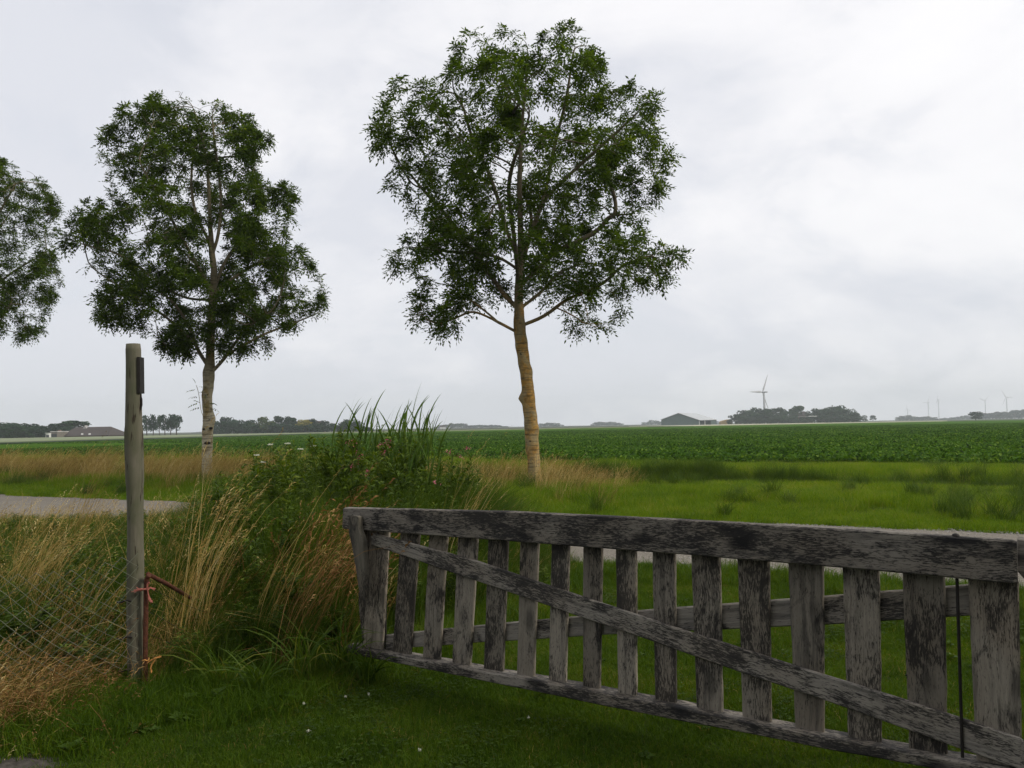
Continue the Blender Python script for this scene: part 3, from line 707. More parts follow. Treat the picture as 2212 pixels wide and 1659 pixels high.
def ash_tree(root, d, trunk, trad, limbs, crown, seed, bark, n_attr=3000, leaf_n=9500, bumps=(), base_px=None, shell=0.4, sprout=None):
    rng = np.random.default_rng(seed)
    def w2(x, y): p = at(x, y, d); return p.x, p.z
    T = [Vector((*((at(x, y, d) - root.location).xz), 0)) for x, y in trunk]
    T = [Vector((q.x, 0, q.y)) for q in T]
    T[0].z = -0.15
    # ---- crown volume
    C = np.array([w2(*q) for q in crown]) - np.array([root.location.x, 0]); 
    def inside(px, pz):
        r = np.zeros(len(px), bool); n = len(C)
        for a in range(n):
            x1, z1 = C[a]; x2, z2 = C[(a + 1) % n]
            cnd = ((z1 > pz) != (z2 > pz)) & (px < (x2 - x1) * (pz - z1) / (z2 - z1 + 1e-12) + x1); r ^= cnd
        return r
    ctr = C.mean(0); C = ctr + (C - ctr) * 0.978
    lo, hi = C.min(0), C.max(0)
    zs = np.linspace(lo[1], hi[1], 120); gx = np.linspace(lo[0], hi[0], 160); ext = []
    for z in zs:
        k = inside(gx, np.full(len(gx), z)); ext.append((gx[k].min(), gx[k].max()) if k.any() else (0, 0))
    ext = np.array(ext)
    pts = []
    while len(pts) < n_attr:
        q = rng.uniform(lo, hi, (4000, 2)); q = q[inside(q[:, 0], q[:, 1])]
        a = np.interp(q[:, 1], zs, ext[:, 0]); b = np.interp(q[:, 1], zs, ext[:, 1]); c = (a + b) / 2; hw = (b - a) / 2
        ry = 0.92 * np.sqrt(np.maximum(0.0, hw ** 2 - (q[:, 0] - c) ** 2)); y = rng.uniform(-1, 1, len(q)) * ry
        rr = np.sqrt(((q[:, 0] - c) / (hw + 1e-6)) ** 2 + (y / (hw * 0.92 + 1e-6)) ** 2)
        keep = rng.random(len(q)) < shell + (1 - shell) * rr ** 1.5
        for X_, Z_, Y_, ok in zip(q[:, 0], q[:, 1], y, keep):
            if ok and mnoise.noise((X_ * 0.85 + seed, Y_ * 0.85, Z_ * 0.85)) > 0.0 - 0.25 * (shell < .3): pts.append((X_, Y_, Z_))
    pts = np.array(pts[:n_attr])
    # ---- skeleton: the drawn trunk and limbs, then growth towards the crown volume
    nodes = []; parent = []; STEP = 0.17
    def chain(poly, start):
        cur = start
        for a, b in zip(poly, poly[1:]):
            n = max(1, int((b - a).length / STEP))
            for k in range(1, n + 1):
                nodes.append(a.lerp(b, k / n)); parent.append(cur); cur = len(nodes) - 1
        return cur
    nodes.append(T[0]); parent.append(-1); chain(T, 0); ntrunk = len(nodes)
    for li, (lp, dy) in enumerate(limbs):
        q = [at(x, y, d) - root.location for x, y in lp]
        q = [Vector((p.x, dy * (k / (len(q) - 1)) ** 1.2, p.z)) for k, p in enumerate(q)]
        st = min(range(len(nodes)), key=lambda k: (nodes[k] - q[0]).length)
        q[0] = nodes[st].copy(); q = catmull(q, 4); chain(q, st)
    A = [Vector(p) for p in pts]; alive = list(range(len(A))); kill = 0.30
    first = True
    for it in range(70):
        kd = kdtree.KDTree(len(nodes))
        zfork = C[:, 1].min() - 0.4
        for k, p in enumerate(nodes):
            kd.insert(p if p.z > zfork else Vector((p.x, p.y, -99)), k)
        kd.balance(); pull = {}; nxt = []
        for a in alive:
            co, k, ds = kd.find(A[a])
            if ds < kill: continue
            nxt.append(a)
            if ds < 1.5: pull.setdefault(k, Vector()); pull[k] += (A[a] - nodes[k]).normalized()
        alive = nxt
        if not pull: break
        for k, vec in pull.items():
            if vec.length < 1e-4: continue
            dv = vec.normalized()
            if parent[k] >= 0: dv = (dv + (nodes[k] - nodes[parent[k]]).normalized() * 0.45)
            dv = (dv + Vector((0, 0, 0.10)) + Vector(rng.normal(0, 0.10, 3))).normalized()
            nodes.append(nodes[k] + dv * STEP); parent.append(k)
    n = len(nodes); kids = [[] for _ in range(n)]
    for k in range(1, n): kids[parent[k]].append(k)
    rad = np.zeros(n); EXP = 2.35
    for k in range(n - 1, -1, -1):
        rad[k] = 0.0055 if not kids[k] else sum(rad[c] ** EXP for c in kids[k]) ** (1 / EXP)
    top = rad[ntrunk // 3]
    scale = trad[1] / rad[1] ** 1.0
    rad = rad * np.clip(scale, 0.3, 1.1)
    rad = np.maximum(rad, 0.006); rad = np.where(rad > 0.012, rad * 1.45, rad)
    # main trunk follows the measured girth
    hz = [w2(*q)[1] for q in trunk]
    for k in range(ntrunk):
        rad[k] = max(rad[k] * 0.5, np.interp(nodes[k].z + root.location.z, hz, trad[:len(hz)]))
    # ---- bark mesh: chains of nodes
    mb = MB(); done = set()
    bz = [(np.array(b[:1])[0], b[1], b[2], b[3]) for b in bumps]
    def bumpf(i_, ang, P):
        r = 1 + 0.05 * np.sin(ang * 2 + P[2] * 3.1) + 0.04 * np.sin(ang * 5 - P[2] * 7) + 0.03 * np.sin(P[2] * 17 + ang)
        for (z0, a0, amt, sz) in bumps:
            da = np.angle(np.exp(1j * (ang - a0)))
            r = r + amt * np.exp(-((P[2] - z0) / sz) ** 2 - (da / 0.8) ** 2)
        return r
    stack = [(0, -1)]
    trunk_pts = nodes[:ntrunk]
    while stack:
        s, pr = stack.pop(); path = ([pr] if pr >= 0 else []) + [s]; cur = s
        while kids[cur]:
            ks = sorted(kids[cur], key=lambda c: -rad[c] - (1 if c < ntrunk else 0))
            for c in ks[1:]: stack.append((c, cur))
            cur = ks[0]; path.append(cur)
        if len(path) < 2: continue
        P = [nodes[k] for k in path]; rr = [rad[k] for k in path]
        if pr >= 0: rr[0] = min(rr[0], rr[1] * 1.35)
        P = [P[0]] + [(P[k - 1] + P[k] * 2 + P[k + 1]) / 4 for k in range(1, len(P) - 1)] + [P[-1]]
        mx = max(rr)
        if s == 0:
            PP = catmull(P, 3); r3 = np.interp(np.linspace(0, 1, len(PP)), np.linspace(0, 1, len(rr)), rr)
            tube(mb, PP, r3, 20, True, 0, 0.5, bumpf)
        else:
            tube(mb, P, rr, 8 if mx > 0.05 else 5 if mx > 0.02 else 3, False)
    mb.build('trunk', bark, root, smooth=True)
    # ---- compound leaves on the thin wood
    thin = np.array([k for k in range(ntrunk, n) if rad[k] < 0.016 and nodes[k].z > C[:, 1].min() - 0.2])
    gap = np.array([mnoise.noise((nodes[k].x * 1.25 + seed, nodes[k].y * 1.25, nodes[k].z * 1.25 + 4)) for k in thin]); thin = thin[gap > -0.22]; gap = gap[gap > -0.22]
    wgt = np.array([(3.0 if not kids[k] else 1.0 if rad[k] < 0.009 else 0.4) for k in thin]); wgt = wgt * (0.35 + np.clip(gap + .3, 0, 1)); wgt /= wgt.sum()
    pick = rng.choice(thin, leaf_n, p=wgt)
    N3 = np.array([tuple(p) for p in nodes]); PR = N3[[max(0, parent[k]) for k in pick]]
    stem = N3[pick] - PR; stem /= np.linalg.norm(stem, axis=1)[:, None] + 1e-9
    d0 = stem * 0.7 + rng.normal(0, 0.75, (leaf_n, 3)) + np.array([0, 0, 0.15]); d0 /= np.linalg.norm(d0, axis=1)[:, None]
    o0 = N3[pick] + stem * rng.uniform(-0.10, 0.05, (leaf_n, 1))
    Lr = rng.uniform(0.20, 0.34, leaf_n)
    side = np.cross(d0, np.array([0, 0, 1.0]) + rng.normal(0, 0.3, (leaf_n, 3))); side /= np.linalg.norm(side, axis=1)[:, None] + 1e-9
    B = []; D = []; LN = []; RN = []
    rn = np.clip(rng.normal(0.46, 0.17, leaf_n), 0, 1)
    for k, t in enumerate((0.28, 0.28, 0.52, 0.52, 0.76, 0.76, 0.97)):
        pos = o0 + d0 * (Lr * t)[:, None] - np.array([0, 0, 1.0]) * (Lr * 0.42 * t * t)[:, None]
        sg = 0 if k == 6 else (1 if k % 2 == 0 else -1)
        dd = side * sg * 0.85 + d0 * 0.6 - np.array([0, 0, 1.0]) * 0.30
        B.append(pos); D.append(dd + rng.normal(0, 0.15, dd.shape)); LN.append(Lr * rng.uniform(0.31, 0.44, leaf_n)); RN.append(np.clip(rn + rng.normal(0, 0.06, leaf_n), 0, 1))
    mbl = MB(); LN = np.concatenate(LN)
    B = np.concatenate(B); D = np.concatenate(D); d1 = D / np.linalg.norm(D, axis=1)[:, None]
    sd = np.cross(d1, rng.normal(0, 0.5, D.shape) + np.array([0, 0, 1.0])); sd /= np.linalg.norm(sd, axis=1)[:, None] + 1e-9
    V = np.stack([B, B + d1 * (LN * 0.45)[:, None] + sd * (LN * 0.19)[:, None], B + d1 * LN[:, None], B + d1 * (LN * 0.45)[:, None] - sd * (LN * 0.19)[:, None]], 1)
    mbl.add(V.reshape(-1, 3), np.arange(len(B) * 4).reshape(-1, 4), None, 0, rnd=np.repeat(np.concatenate(RN), 4))
    cr = mbl.build('crown', ash_leaf, root); cr['kind'] = 'stuff'
    return nodes, rad

def sprout_leaf(mb, rng, o, d, Lr):
    d = np.array(d) / np.linalg.norm(d); s = np.cross(d, [0, 0.2, 1.0]); s /= np.linalg.norm(s)
    B = []; D = []
    for k, t in enumerate((0.3, 0.3, 0.55, 0.55, 0.8, 0.8, 1.0)):
        B.append(np.array(o) + d * Lr * t - np.array([0, 0, 1]) * 0.3 * Lr * t * t); D.append(d * 0.6 + s * (0 if k == 6 else 0.8 * (-1) ** k) - np.array([0, 0, .25]))
    leaves(mb, rng, np.array(B), np.array(D), Lr * 0.4, Lr * 0.15)

# ---- middle tree
D1 = 20.0
g1 = at(1157, 1045, D1); root = empty('ash_tree', (g1.x, D1, 0), 'tall ash tree with an orange lichened trunk rising in the middle beyond the gate', 'tree', 'young ash trees along the road')
tr1 = [(1158, 1060), (1156, 1030), (1152, 985), (1147, 920), (1142, 860), (1136, 805), (1128, 755), (1122, 705), (1120, 650), (1122, 600), (1125, 540), (1124, 470), (1122, 400), (1125, 320), (1130, 240), (1138, 160), (1140, 95)]
rd1 = [0.205, 0.172, 0.155, 0.158, 0.165, 0.148, 0.142, 0.150, 0.115, 0.100, 0.085, 0.07, 0.06, 0.048, 0.035, 0.02, 0.008]
lm1 = [([(1118, 721), (1077, 697.5), (1025, 676), (990, 690), (950, 705), (915, 690)], -0.7), ([(1077, 697), (1050, 672), (1010, 640), (975, 610)], 0.5),
       ([(1121, 676), (1096, 643), (1072, 610), (1039, 562), (1011, 524), (982, 482), (954, 444), (915, 400), (870, 345)], 0.9),
       ([(1128, 709), (1176, 683), (1224, 648), (1271, 631), (1305, 612), (1333, 586), (1361, 572), (1400, 560)], -0.5),
       ([(1205, 664), (1238, 686), (1262, 709)], -0.6), ([(1126, 614), (1172, 572), (1200, 539), (1248, 515), (1300, 482), (1328, 449), (1380, 440)], 1.0),
       ([(1126, 562), (1148, 501), (1172, 439), (1186, 378), (1200, 311), (1219, 240), (1232, 150)], -0.9), ([(1122, 572), (1096, 501), (1077, 430), (1053, 359), (1020, 288), (992, 190)], 0.7),
       ([(1121, 590), (1080, 562), (1030, 558), (975, 562), (900, 560)], -1.4), ([(1123, 662), (1162, 633), (1181, 610), (1215, 570), (1260, 545)], 1.6),
       ([(1123, 600), (1140, 520), (1150, 430), (1120, 330)], 2.4), ([(1122, 610), (1110, 520), (1100, 430), (1140, 330)], -2.4), ([(1172, 439), (1230, 380), (1300, 320), (1370, 260)], -0.4)]
cw1 = [(1135, 48), (1168, 85), (1200, 105), (1230, 82), (1262, 80), (1290, 90), (1303, 135), (1320, 185), (1358, 182), (1372, 240), (1432, 215), (1448, 270), (1425, 310), (1470, 340), (1450, 400), (1400, 455),
       (1415, 480), (1330, 490), (1390, 515), (1430, 530), (1500, 583), (1462, 615), (1345, 632), (1362, 700), (1288, 735), (1235, 690), (1200, 640), (1150, 640), (1120, 665), (1040, 645), (1018, 690), (958, 728), (880, 710), (880, 650), (945, 615),
       (900, 600), (838, 600), (818, 535), (860, 480), (818, 400), (830, 350), (777, 340), (780, 290), (825, 215), (862, 225), (900, 205), (945, 165), (958, 105), (1040, 62), (1100, 60)]
bark1 = bark_mat('ash_bark_lichen', (0.33, 0.26, 0.13), (0.13, 0.11, 0.065), (0.42, 0.23, 0.05), (3.6, 5.2), 0.66)
ash_tree(root, D1, tr1, rd1, lm1, cw1, 4, bark1, 3600, 18500, bumps=((2.3, 4.7, 0.55, 0.11), (2.42, 0.2, 0.30, 0.08), (1.5, 1.6, 0.18, 0.15), (1.05, 4.6, 0.2, 0.10), (2.95, 1.5, 0.18, 0.14), (3.6, 4.6, 0.14, 0.12), (0.1, 4.7, 0.3, 0.16), (0.1, 1.4, 0.3, 0.16)))
# ---- left tree
D2 = 25.0
g2 = at(447, 1040, D2); root = empty('ash_tree', (g2.x, D2, 0), 'ash tree with a whitish lower trunk and a small sprout, right of the round post', 'tree', 'young ash trees along the road')
tr2 = [(447, 1055), (447, 1020), (447.5, 961), (450, 912), (447.5, 858), (452, 810), (454, 767), (456, 723), (459, 648), (463, 583), (458, 551), (455, 500), (452, 430), (448, 350), (430, 270), (412, 220)]
rd2 = [0.20, 0.158, 0.148, 0.165, 0.148, 0.160, 0.130, 0.120, 0.115, 0.10, 0.09, 0.07, 0.055, 0.04, 0.025, 0.01]
lm2 = [([(448, 799), (426, 756), (412, 723), (388, 680), (356, 642), (323, 621), (270, 600)], 0.6), ([(412, 740), (399, 758), (377, 753), (360, 735)], -0.6),
       ([(458, 807), (480, 783), (501, 761), (528, 729), (561, 702), (600, 680)], -0.7), ([(460, 637), (512, 589), (566, 551), (610, 540)], 0.8), ([(459, 632), (421, 572), (351, 513), (290, 480)], 0.9),
       ([(459, 551), (475, 508), (485, 432), (480, 351), (475, 270)], -0.7), ([(458, 551), (442, 508), (415, 465), (394, 394), (390, 300)], 1.0), ([(459, 640), (470, 560), (500, 480), (540, 380)], 2.2),
       ([(459, 640), (430, 560), (400, 480), (370, 400)], -2.2), ([(420, 740), (370, 690), (300, 640), (230, 590)], -1.0), ([(500, 760), (560, 720), (620, 690), (670, 660)], 1.4), ([(459, 650), (390, 640), (280, 560), (200, 540)], -0.8)]
cw2 = [(400, 183), (420, 212), (470, 222), (500, 240), (545, 238), (575, 290), (610, 298), (612, 345), (615, 390), (642, 400), (638, 450), (645, 490), (620, 540), (660, 560), (692, 580), (712, 640), (665, 690), (600, 740), (520, 778), (478, 770), (440, 752),
       (420, 765), (366, 778), (330, 742), (275, 705), (228, 715), (212, 640), (240, 605), (185, 600), (147, 550), (165, 505), (190, 452), (250, 455), (248, 400), (225, 345), (252, 265), (300, 235), (332, 202)]
bark2 = bark_mat('ash_bark_pale', (0.50, 0.455, 0.33), (0.20, 0.17, 0.10), (0.30, 0.22, 0.08), (1.0, 4.2), 0.42)
nd, rdn = ash_tree(root, D2, tr2, rd2, lm2, cw2, 9, bark2, 3400, 25000, bumps=((2.0, 1.57, 0.42, 0.14), (1.75, 0.3, 0.2, 0.08), (2.7, 4.7, 0.18, 0.15), (3.4, 4.7, 0.18, 0.2), (0.1, 4.7, 0.25, 0.16), (0.1, 1.5, 0.25, 0.16)))
knot_m = plain_mat('bark_hole', (0.025, 0.020, 0.016), 0.95)
for (x, y, rx, rz) in ((447, 957, .10, .05), (441, 927, .055, .035), (455, 925, .06, .04)):
    c = at(x, y, D2 - 0.135) - root.location; mb = MB()
    tube(mb, [c + Vector((0, .05, 0)), c, c + Vector((0, -.025, 0)), c + Vector((0, -.035, 0))], [1.0, 1.0, .8, .35], 10)
    v = mb.v[0]; v[:, 0] = c.x + (v[:, 0] - c.x) * rx; v[:, 2] = c.z + (v[:, 2] - c.z) * rz
    mb.build('knot', knot_m, root, smooth=True)
rs = np.random.default_rng(2)
mb = MB(); mt_ = MB(); sq = [at(x, y, D2 - 0.15) - root.location for x, y in ((441, 905), (434, 885), (431, 862), (428, 845), (424, 832))]
tube(mt_, catmull(sq, 3), 0.008, 4); mt_.build('sprout', bark2, root)
for (x, y, dx, dz) in ((424, 832, -0.2, 0.5), (427, 842, -0.8, 0.1), (427, 838, 0.7, 0.3), (430, 858, -0.9, 0.2), (432, 870, -0.9, -0.1), (433, 872, -0.6, 0.5), (433, 878, 0.8, 0.2), (436, 880, -1, 0), (445, 872, 0.7, 0.3), (452, 872, 1, 0.2), (442, 868, 0.2, 1), (450, 880, 0.9, -0.1), (426, 850, 0.6, 0.5)):
    sprout_leaf(mb, rs, at(x, y, D2 - 0.2) - root.location, (dx, rs.normal(0, .4), dz), 0.26)
mb.build('sprout_leaves', ash_leaf, root)
# ---- third tree, mostly outside the frame
D3 = 31.0
g3 = at(-92, 1030, D3); root = empty('ash_tree', (g3.x, D3, 0), 'ash tree cut off by the left edge, only the side of its crown showing', 'tree', 'young ash trees along the road')
tr3 = [(-92, 1040), (-92, 1000), (-91, 930), (-90, 860), (-88, 800), (-90, 740), (-92, 650), (-90, 560), (-94, 470), (-90, 400), (-92, 350)]
rd3 = [0.19, 0.165, 0.155, 0.15, 0.15, 0.13, 0.11, 0.085, 0.06, 0.04, 0.01]
lm3 = [([(-89, 800), (-55, 760), (-10, 720), (20, 690), (50, 650)], -0.6), ([(-90, 720), (-40, 640), (20, 580), (80, 540)], 0.6), ([(-90, 620), (-40, 540), (20, 460), (60, 410)], -0.8), ([(-90, 800), (-130, 740), (-190, 690)], 0.5),
       ([(-91, 680), (-150, 600), (-220, 550)], -0.6), ([(-90, 600), (-130, 500), (-150, 420)], 0.9), ([(-90, 640), (-80, 540), (-60, 430)], 2.3), ([(-90, 640), (-100, 540), (-120, 430)], -2.3)]
cw3 = [(-85, 318), (-40, 330), (5, 338), (30, 372), (48, 362), (80, 365), (92, 390), (125, 432), (112, 480), (95, 520), (105, 560), (122, 580), (105, 620), (100, 650), (75, 720), (30, 742), (-15, 752), (-60, 735), (-120, 760), (-200, 740), (-260, 640), (-290, 560), (-250, 460), (-190, 380), (-140, 330)]
ash_tree(root, D3, tr3, rd3, lm3, cw3, 21, bark2, 2400, 17000)
# ================================================================== FAR FARMS, GROVES, TURBINES
far_leaf = leaf_mat('far_foliage', [(0.0, (0.010, 0.024, 0.014)), (0.5, (0.020, 0.046, 0.024)), (1.0, (0.042, 0.082, 0.034))], 0.15, 0.7, 0.1, 0.0, 0, 0.22)
far_leaf_light = leaf_mat('far_foliage_light', [(0.0, (0.035, 0.060, 0.020)), (0.5, (0.060, 0.090, 0.030)), (1.0, (0.10, 0.13, 0.045))], 0.15, 0.7, 0.1, 0.0, 0, 0.1)
far_leaf_yellow = leaf_mat('far_foliage_yellow', [(0.0, (0.16, 0.15, 0.03)), (1.0, (0.30, 0.27, 0.06))], 0.15, 0.7, 0.1, 0.0, 0, 0.1)
far_leaf_red = leaf_mat('far_foliage_copper', [(0.0, (0.024, 0.018, 0.016)), (1.0, (0.060, 0.042, 0.034))], 0.15, 0.7, 0.1, 0.0, 0, 0.1)
far_bark = plain_mat('far_bark', (0.09, 0.075, 0.06), 0.9)
def crown_mesh(seed, kind):
    """unit-height tree: trunk and a crown of leaf clumps, lobed"""
    rng = np.random.default_rng(seed); mb = MB()
    z0 = {'round': 0.16, 'full': 0.02, 'tall': 0.22, 'slim': 0.08}[kind]; wd = {'round': 0.40, 'full': 0.50, 'tall': 0.25, 'slim': 0.18}[kind]
    tube(mb, [(0, 0, -0.03), (0.01, 0, z0 + 0.1), (0.0, 0.01, 0.62), (0.01, 0, 0.85)], [0.032, 0.024, 0.014, 0.004], 6, True, 1)
    lob = []
    for k in range(16 if kind != 'tall' else 20):
        t = rng.random(); z = z0 + 0.12 + (0.80 - z0) * t; r = wd * math.sqrt(max(0.05, 1 - ((z - 0.5) / 0.52) ** 2)) * 0.72
        a = rng.random() * 6.28; lob.append((math.cos(a) * r, math.sin(a) * r, z, rng.uniform(0.12, 0.19) * (wd / 0.4) ** 0.5))
    lob.append((0, 0, 0.55, 0.25 * wd / 0.4)); lob.append((0, 0, 0.85, 0.13)); 
    lob = np.array(lob)
    for (x, y, z) in lob[:10, :3]: tube(mb, [(0, 0, max(z0, z - 0.25)), (x * .9, y * .9, z)], [0.010, 0.004], 3, False, 1)
    n = 1500 if kind != 'tall' else 1000
    k = rng.integers(0, len(lob), n); v = rng.normal(size=(n, 3)); v /= np.linalg.norm(v, axis=1)[:, None]
    P = lob[k, :3] + v * lob[k, 3][:, None] * rng.uniform(0.55, 1.0, n)[:, None]; P[:, 2] = np.clip(P[:, 2], z0, 1)
    q = rng.normal(size=(n, 3)); t1 = np.cross(v + 0.8 * q, [0.3, 0.2, 1.0]); t1 /= np.linalg.norm(t1, axis=1)[:, None]; t2 = np.cross(v + 0.5 * q, t1); t2 /= np.linalg.norm(t2, axis=1)[:, None]
    s = rng.uniform(0.018, 0.042, n)[:, None] * (1.25 if kind != 'tall' else 1.0)
    V = np.stack([P - t1 * s, P - t2 * s * .8, P + t1 * s, P + t2 * s * .9], 1).reshape(-1, 3)
    mb.add(V, np.arange(n * 4).reshape(-1, 4), None, 0, rnd=np.repeat(np.clip(rng.normal(0.5, 0.2, n), 0, 1), 4))
    return mb
def mesh_of(kind, seed, leaf): return crown_mesh(seed, kind).mesh('far_tree', [leaf, far_bark])
KM = {('full', k): mesh_of('full', 100 + k, far_leaf) for k in range(4)}
KM.update({('round', k): mesh_of('round', 200 + k, far_leaf) for k in range(4)})
KM.update({('tall', k): mesh_of('tall', 300 + k, far_leaf) for k in range(3)})
KM.update({('slim', k): mesh_of('slim', 400 + k, far_leaf) for k in range(2)})
KM[('light', 0)] = mesh_of('full', 500, far_leaf_light); KM[('yellow', 0)] = mesh_of('round', 501, far_leaf_yellow); KM[('copper', 0)] = mesh_of('full', 502, far_leaf_red)
rgt = np.random.default_rng(77)
def far_tree(name, kind, x, ytop, d, label, group, w=None, var=None, z0=0.0):
    top = at(x, ytop, d); nv = len([1 for k in KM if k[0] == kind]); v = rgt.integers(nv) if var is None else var
    o = bpy.data.objects.new(name, KM[(kind, v)]); link(o); o.location = (top.x, d, z0); h = top.z - z0
    wr = {'full': 1.0, 'round': 0.8, 'tall': 0.5, 'slim': .36, 'light': 1, 'yellow': .8, 'copper': 1}[kind]
    sx = h if w is None else w / wr
    o.scale = (sx, sx, h * 1.03); o.rotation_euler[2] = rgt.random() * 6.28
    return tag(o, label, 'tree', group)
z2 = lambda x, y: (x * 0.1838, 867.5 + y * 0.1838)
z3 = lambda x, y: (406.6 + x * 0.2145, 867.5 + y * 0.2145)
z4 = lambda x, y: (1389.3 + x * 0.2298, 779.4 + y * 0.2298)
z5 = lambda x, y: (1829.8 + x * 0.1728, 799.7 + y * 0.1728)

# ---- grove and big barn at the far left
G = 'trees of the grove at the far left farm'
for x, y, dd, w in ((-60, 285, 285, 10), (25, 290, 280, 9), (100, 252, 290, 10.5), (160, 275, 282, 8), (205, 258, 296, 9), (275, 285, 284, 8.5), (330, 270, 290, 10), (395, 320, 286, 8), (470, 300, 296, 8.5), (500, 282, 300, 8), (600, 268, 302, 8.5), (650, 310, 305, 8), (700, 305, 305, 8), (545, 330, 300, 8)):
    far_tree('broadleaf_tree', 'full' if rgt.random() < .7 else 'round', *z2(x, y), dd, 'dark broadleaf tree in the grove at the far left farm', G, w)
far_tree('broadleaf_tree', 'round', *z2(870, 232), 322, 'broad tree crown rising behind the ridge of the big barn', None, 14)
far_tree('broadleaf_tree', 'round', *z2(765, 285), 318, 'smaller tree showing over the end of the big barn roof, left of its crown', None, 9)
roof_dark = plain_mat('dark_roof_tiles', (0.055, 0.042, 0.038), 0.85, col2=(0.042, 0.033, 0.031), scale=1.5)
brick_far = plain_mat('far_brick', (0.16, 0.10, 0.08), 0.9, scale=2); white_far = plain_mat('white_paint', (0.72, 0.72, 0.70), 0.6, scale=2); glass_far = plain_mat('dark_pane', (0.03, 0.035, 0.04), 0.15, spec=0.5)
BD = 292.0
bb0 = at(*z2(985, 432), BD); barn = empty('thatched_barn', (bb0.x, BD, 0), 'big dark hipped barn roof coming down almost to the ground at the far left', 'barn')
def L2(x, y, dd=0): p = at(*z2(x, y), BD + dd); return Vector((p.x - bb0.x, p.y - BD, p.z))
e = L2(690, 405).z; rz = L2(900, 298).z; xl, xr = L2(690, 0).x, L2(1279, 0).x; r0, r1 = L2(742, 0).x, L2(1160, 0).x; dp = 18.0
mb = MB()
V = [(xl, 0, e), (xr, 0, e), (xr, dp, e), (xl, dp, e), (r0, dp / 2, rz), (r1, dp / 2, rz)]
mb.add(V, [(0, 1, 5, 4), (2, 3, 4, 5), (3, 2, 1, 0)], [(1, 2, 5), (3, 0, 4)])
mb.build('roof', roof_dark, barn)
mb = MB(); box(mb, xl + .5, xr - .5, .6, dp - .6, -.2, e - 0.01); mb.build('wall', brick_far, barn)
for x in (945, 1035):
    mb = MB(); c = L2(x, 388); t = (c.z - e) / (rz - e); yy = t * dp / 2 - 0.25
    mb.add([(c.x - .38, yy - .02, c.z - .45), (c.x + .38, yy - .02, c.z - .45), (c.x + .38, yy + .42, c.z + .45), (c.x - .38, yy + .42, c.z + .45), (c.x - .38, yy + .4, c.z - .5), (c.x + .38, yy + .4, c.z - .5)], [(0, 1, 2, 3)], [(0, 3, 4), (1, 5, 2)])
    mb.build('skylight', white_far, barn)
mb = MB(); c = L2(868, 312); t = (c.z - e) / (rz - e); yy = t * dp / 2 - .5
prism(mb, [(c.x - .9, yy, c.z - .5), (c.x + .9, yy, c.z - .5), (c.x, yy, c.z + 1.0)], [(c.x - .9, yy + 2, c.z - .5), (c.x + .9, yy + 2, c.z - .5), (c.x, yy + 2, c.z + 1.0)]); mb.build('roof_vent', plain_mat('pale_wood', (0.35, 0.34, 0.33), 0.8), barn)
HD = 288.0; hb = at(*z2(625, 430), HD); house = empty('farmhouse', (hb.x, HD, 0), 'small pale farmhouse front with a white gable end left of the big barn', 'house')
def LH(x, y): p = at(*z2(x, y), HD); return Vector((p.x - hb.x, 0, p.z))
a0, a1, a2 = LH(570, 375), LH(610, 362), LH(672, 430)
mb = MB(); box(mb, LH(570, 0).x, LH(606, 0).x, -1.5, 4, -.1, LH(0, 382).z); mb.build('side_wing', white_far, house)
mb = MB(); box(mb, LH(606, 0).x + .01, LH(678, 0).x, 0, 7, -.1, LH(0, 366).z); mb.build('wall', plain_mat('pale_brick', (0.17, 0.15, 0.125), 0.9, scale=2), house)
mb = MB(); box(mb, LH(600, 0).x, LH(682, 0).x, -.3, 7.3, LH(0, 366).z + .005, LH(0, 360).z); mb.build('cornice', white_far, house)
mb = MB(); box(mb, LH(564, 0).x, LH(609, 0).x, -1.7, 4.2, LH(0, 382).z + .005, LH(0, 377).z); mb.build('wing_roof', white_far, house)
for x in (620, 652):
    mb = MB(); c = LH(x, 408); box(mb, c.x - .45, c.x + .45, -.06, -.004, c.z - .6, c.z + .8); mb.build('window', glass_far, house)
mb = MB(); c = LH(588, 408); box(mb, c.x - .5, c.x + .5, -1.56, -1.504, c.z - .6, c.z + .5); mb.build('window', glass_far, house)
mb = MB(); box(mb, LH(640, 0).x - .4, LH(640, 0).x + .4, 3, 4, LH(0, 360).z, LH(0, 345).z); mb.build('chimney', brick_far, house)
# ---- six open pines in a row
PN = ['leftmost of the six tall trees standing in a row beside the round post', 'second from the left of the six tall trees in a row', 'third from the left, the thinnest of the six trees in a row', 'fourth from the left of the six tall trees in a row', 'fifth from the left of the six tall trees in a row', 'last on the right of the six trees in a row, with long ragged boughs']
for k, (x, y, w) in enumerate(((1727, 163, 3.6), (1802, 158, 3.1), (1873, 168, 2.6), (1940, 156, 3.1), (2005, 158, 3.0), (2076, 158, 4.1))):
    far_tree('tall_tree', 'tall', *z2(x, y), 312, PN[k], 'six trees in a row', w, k % 3)
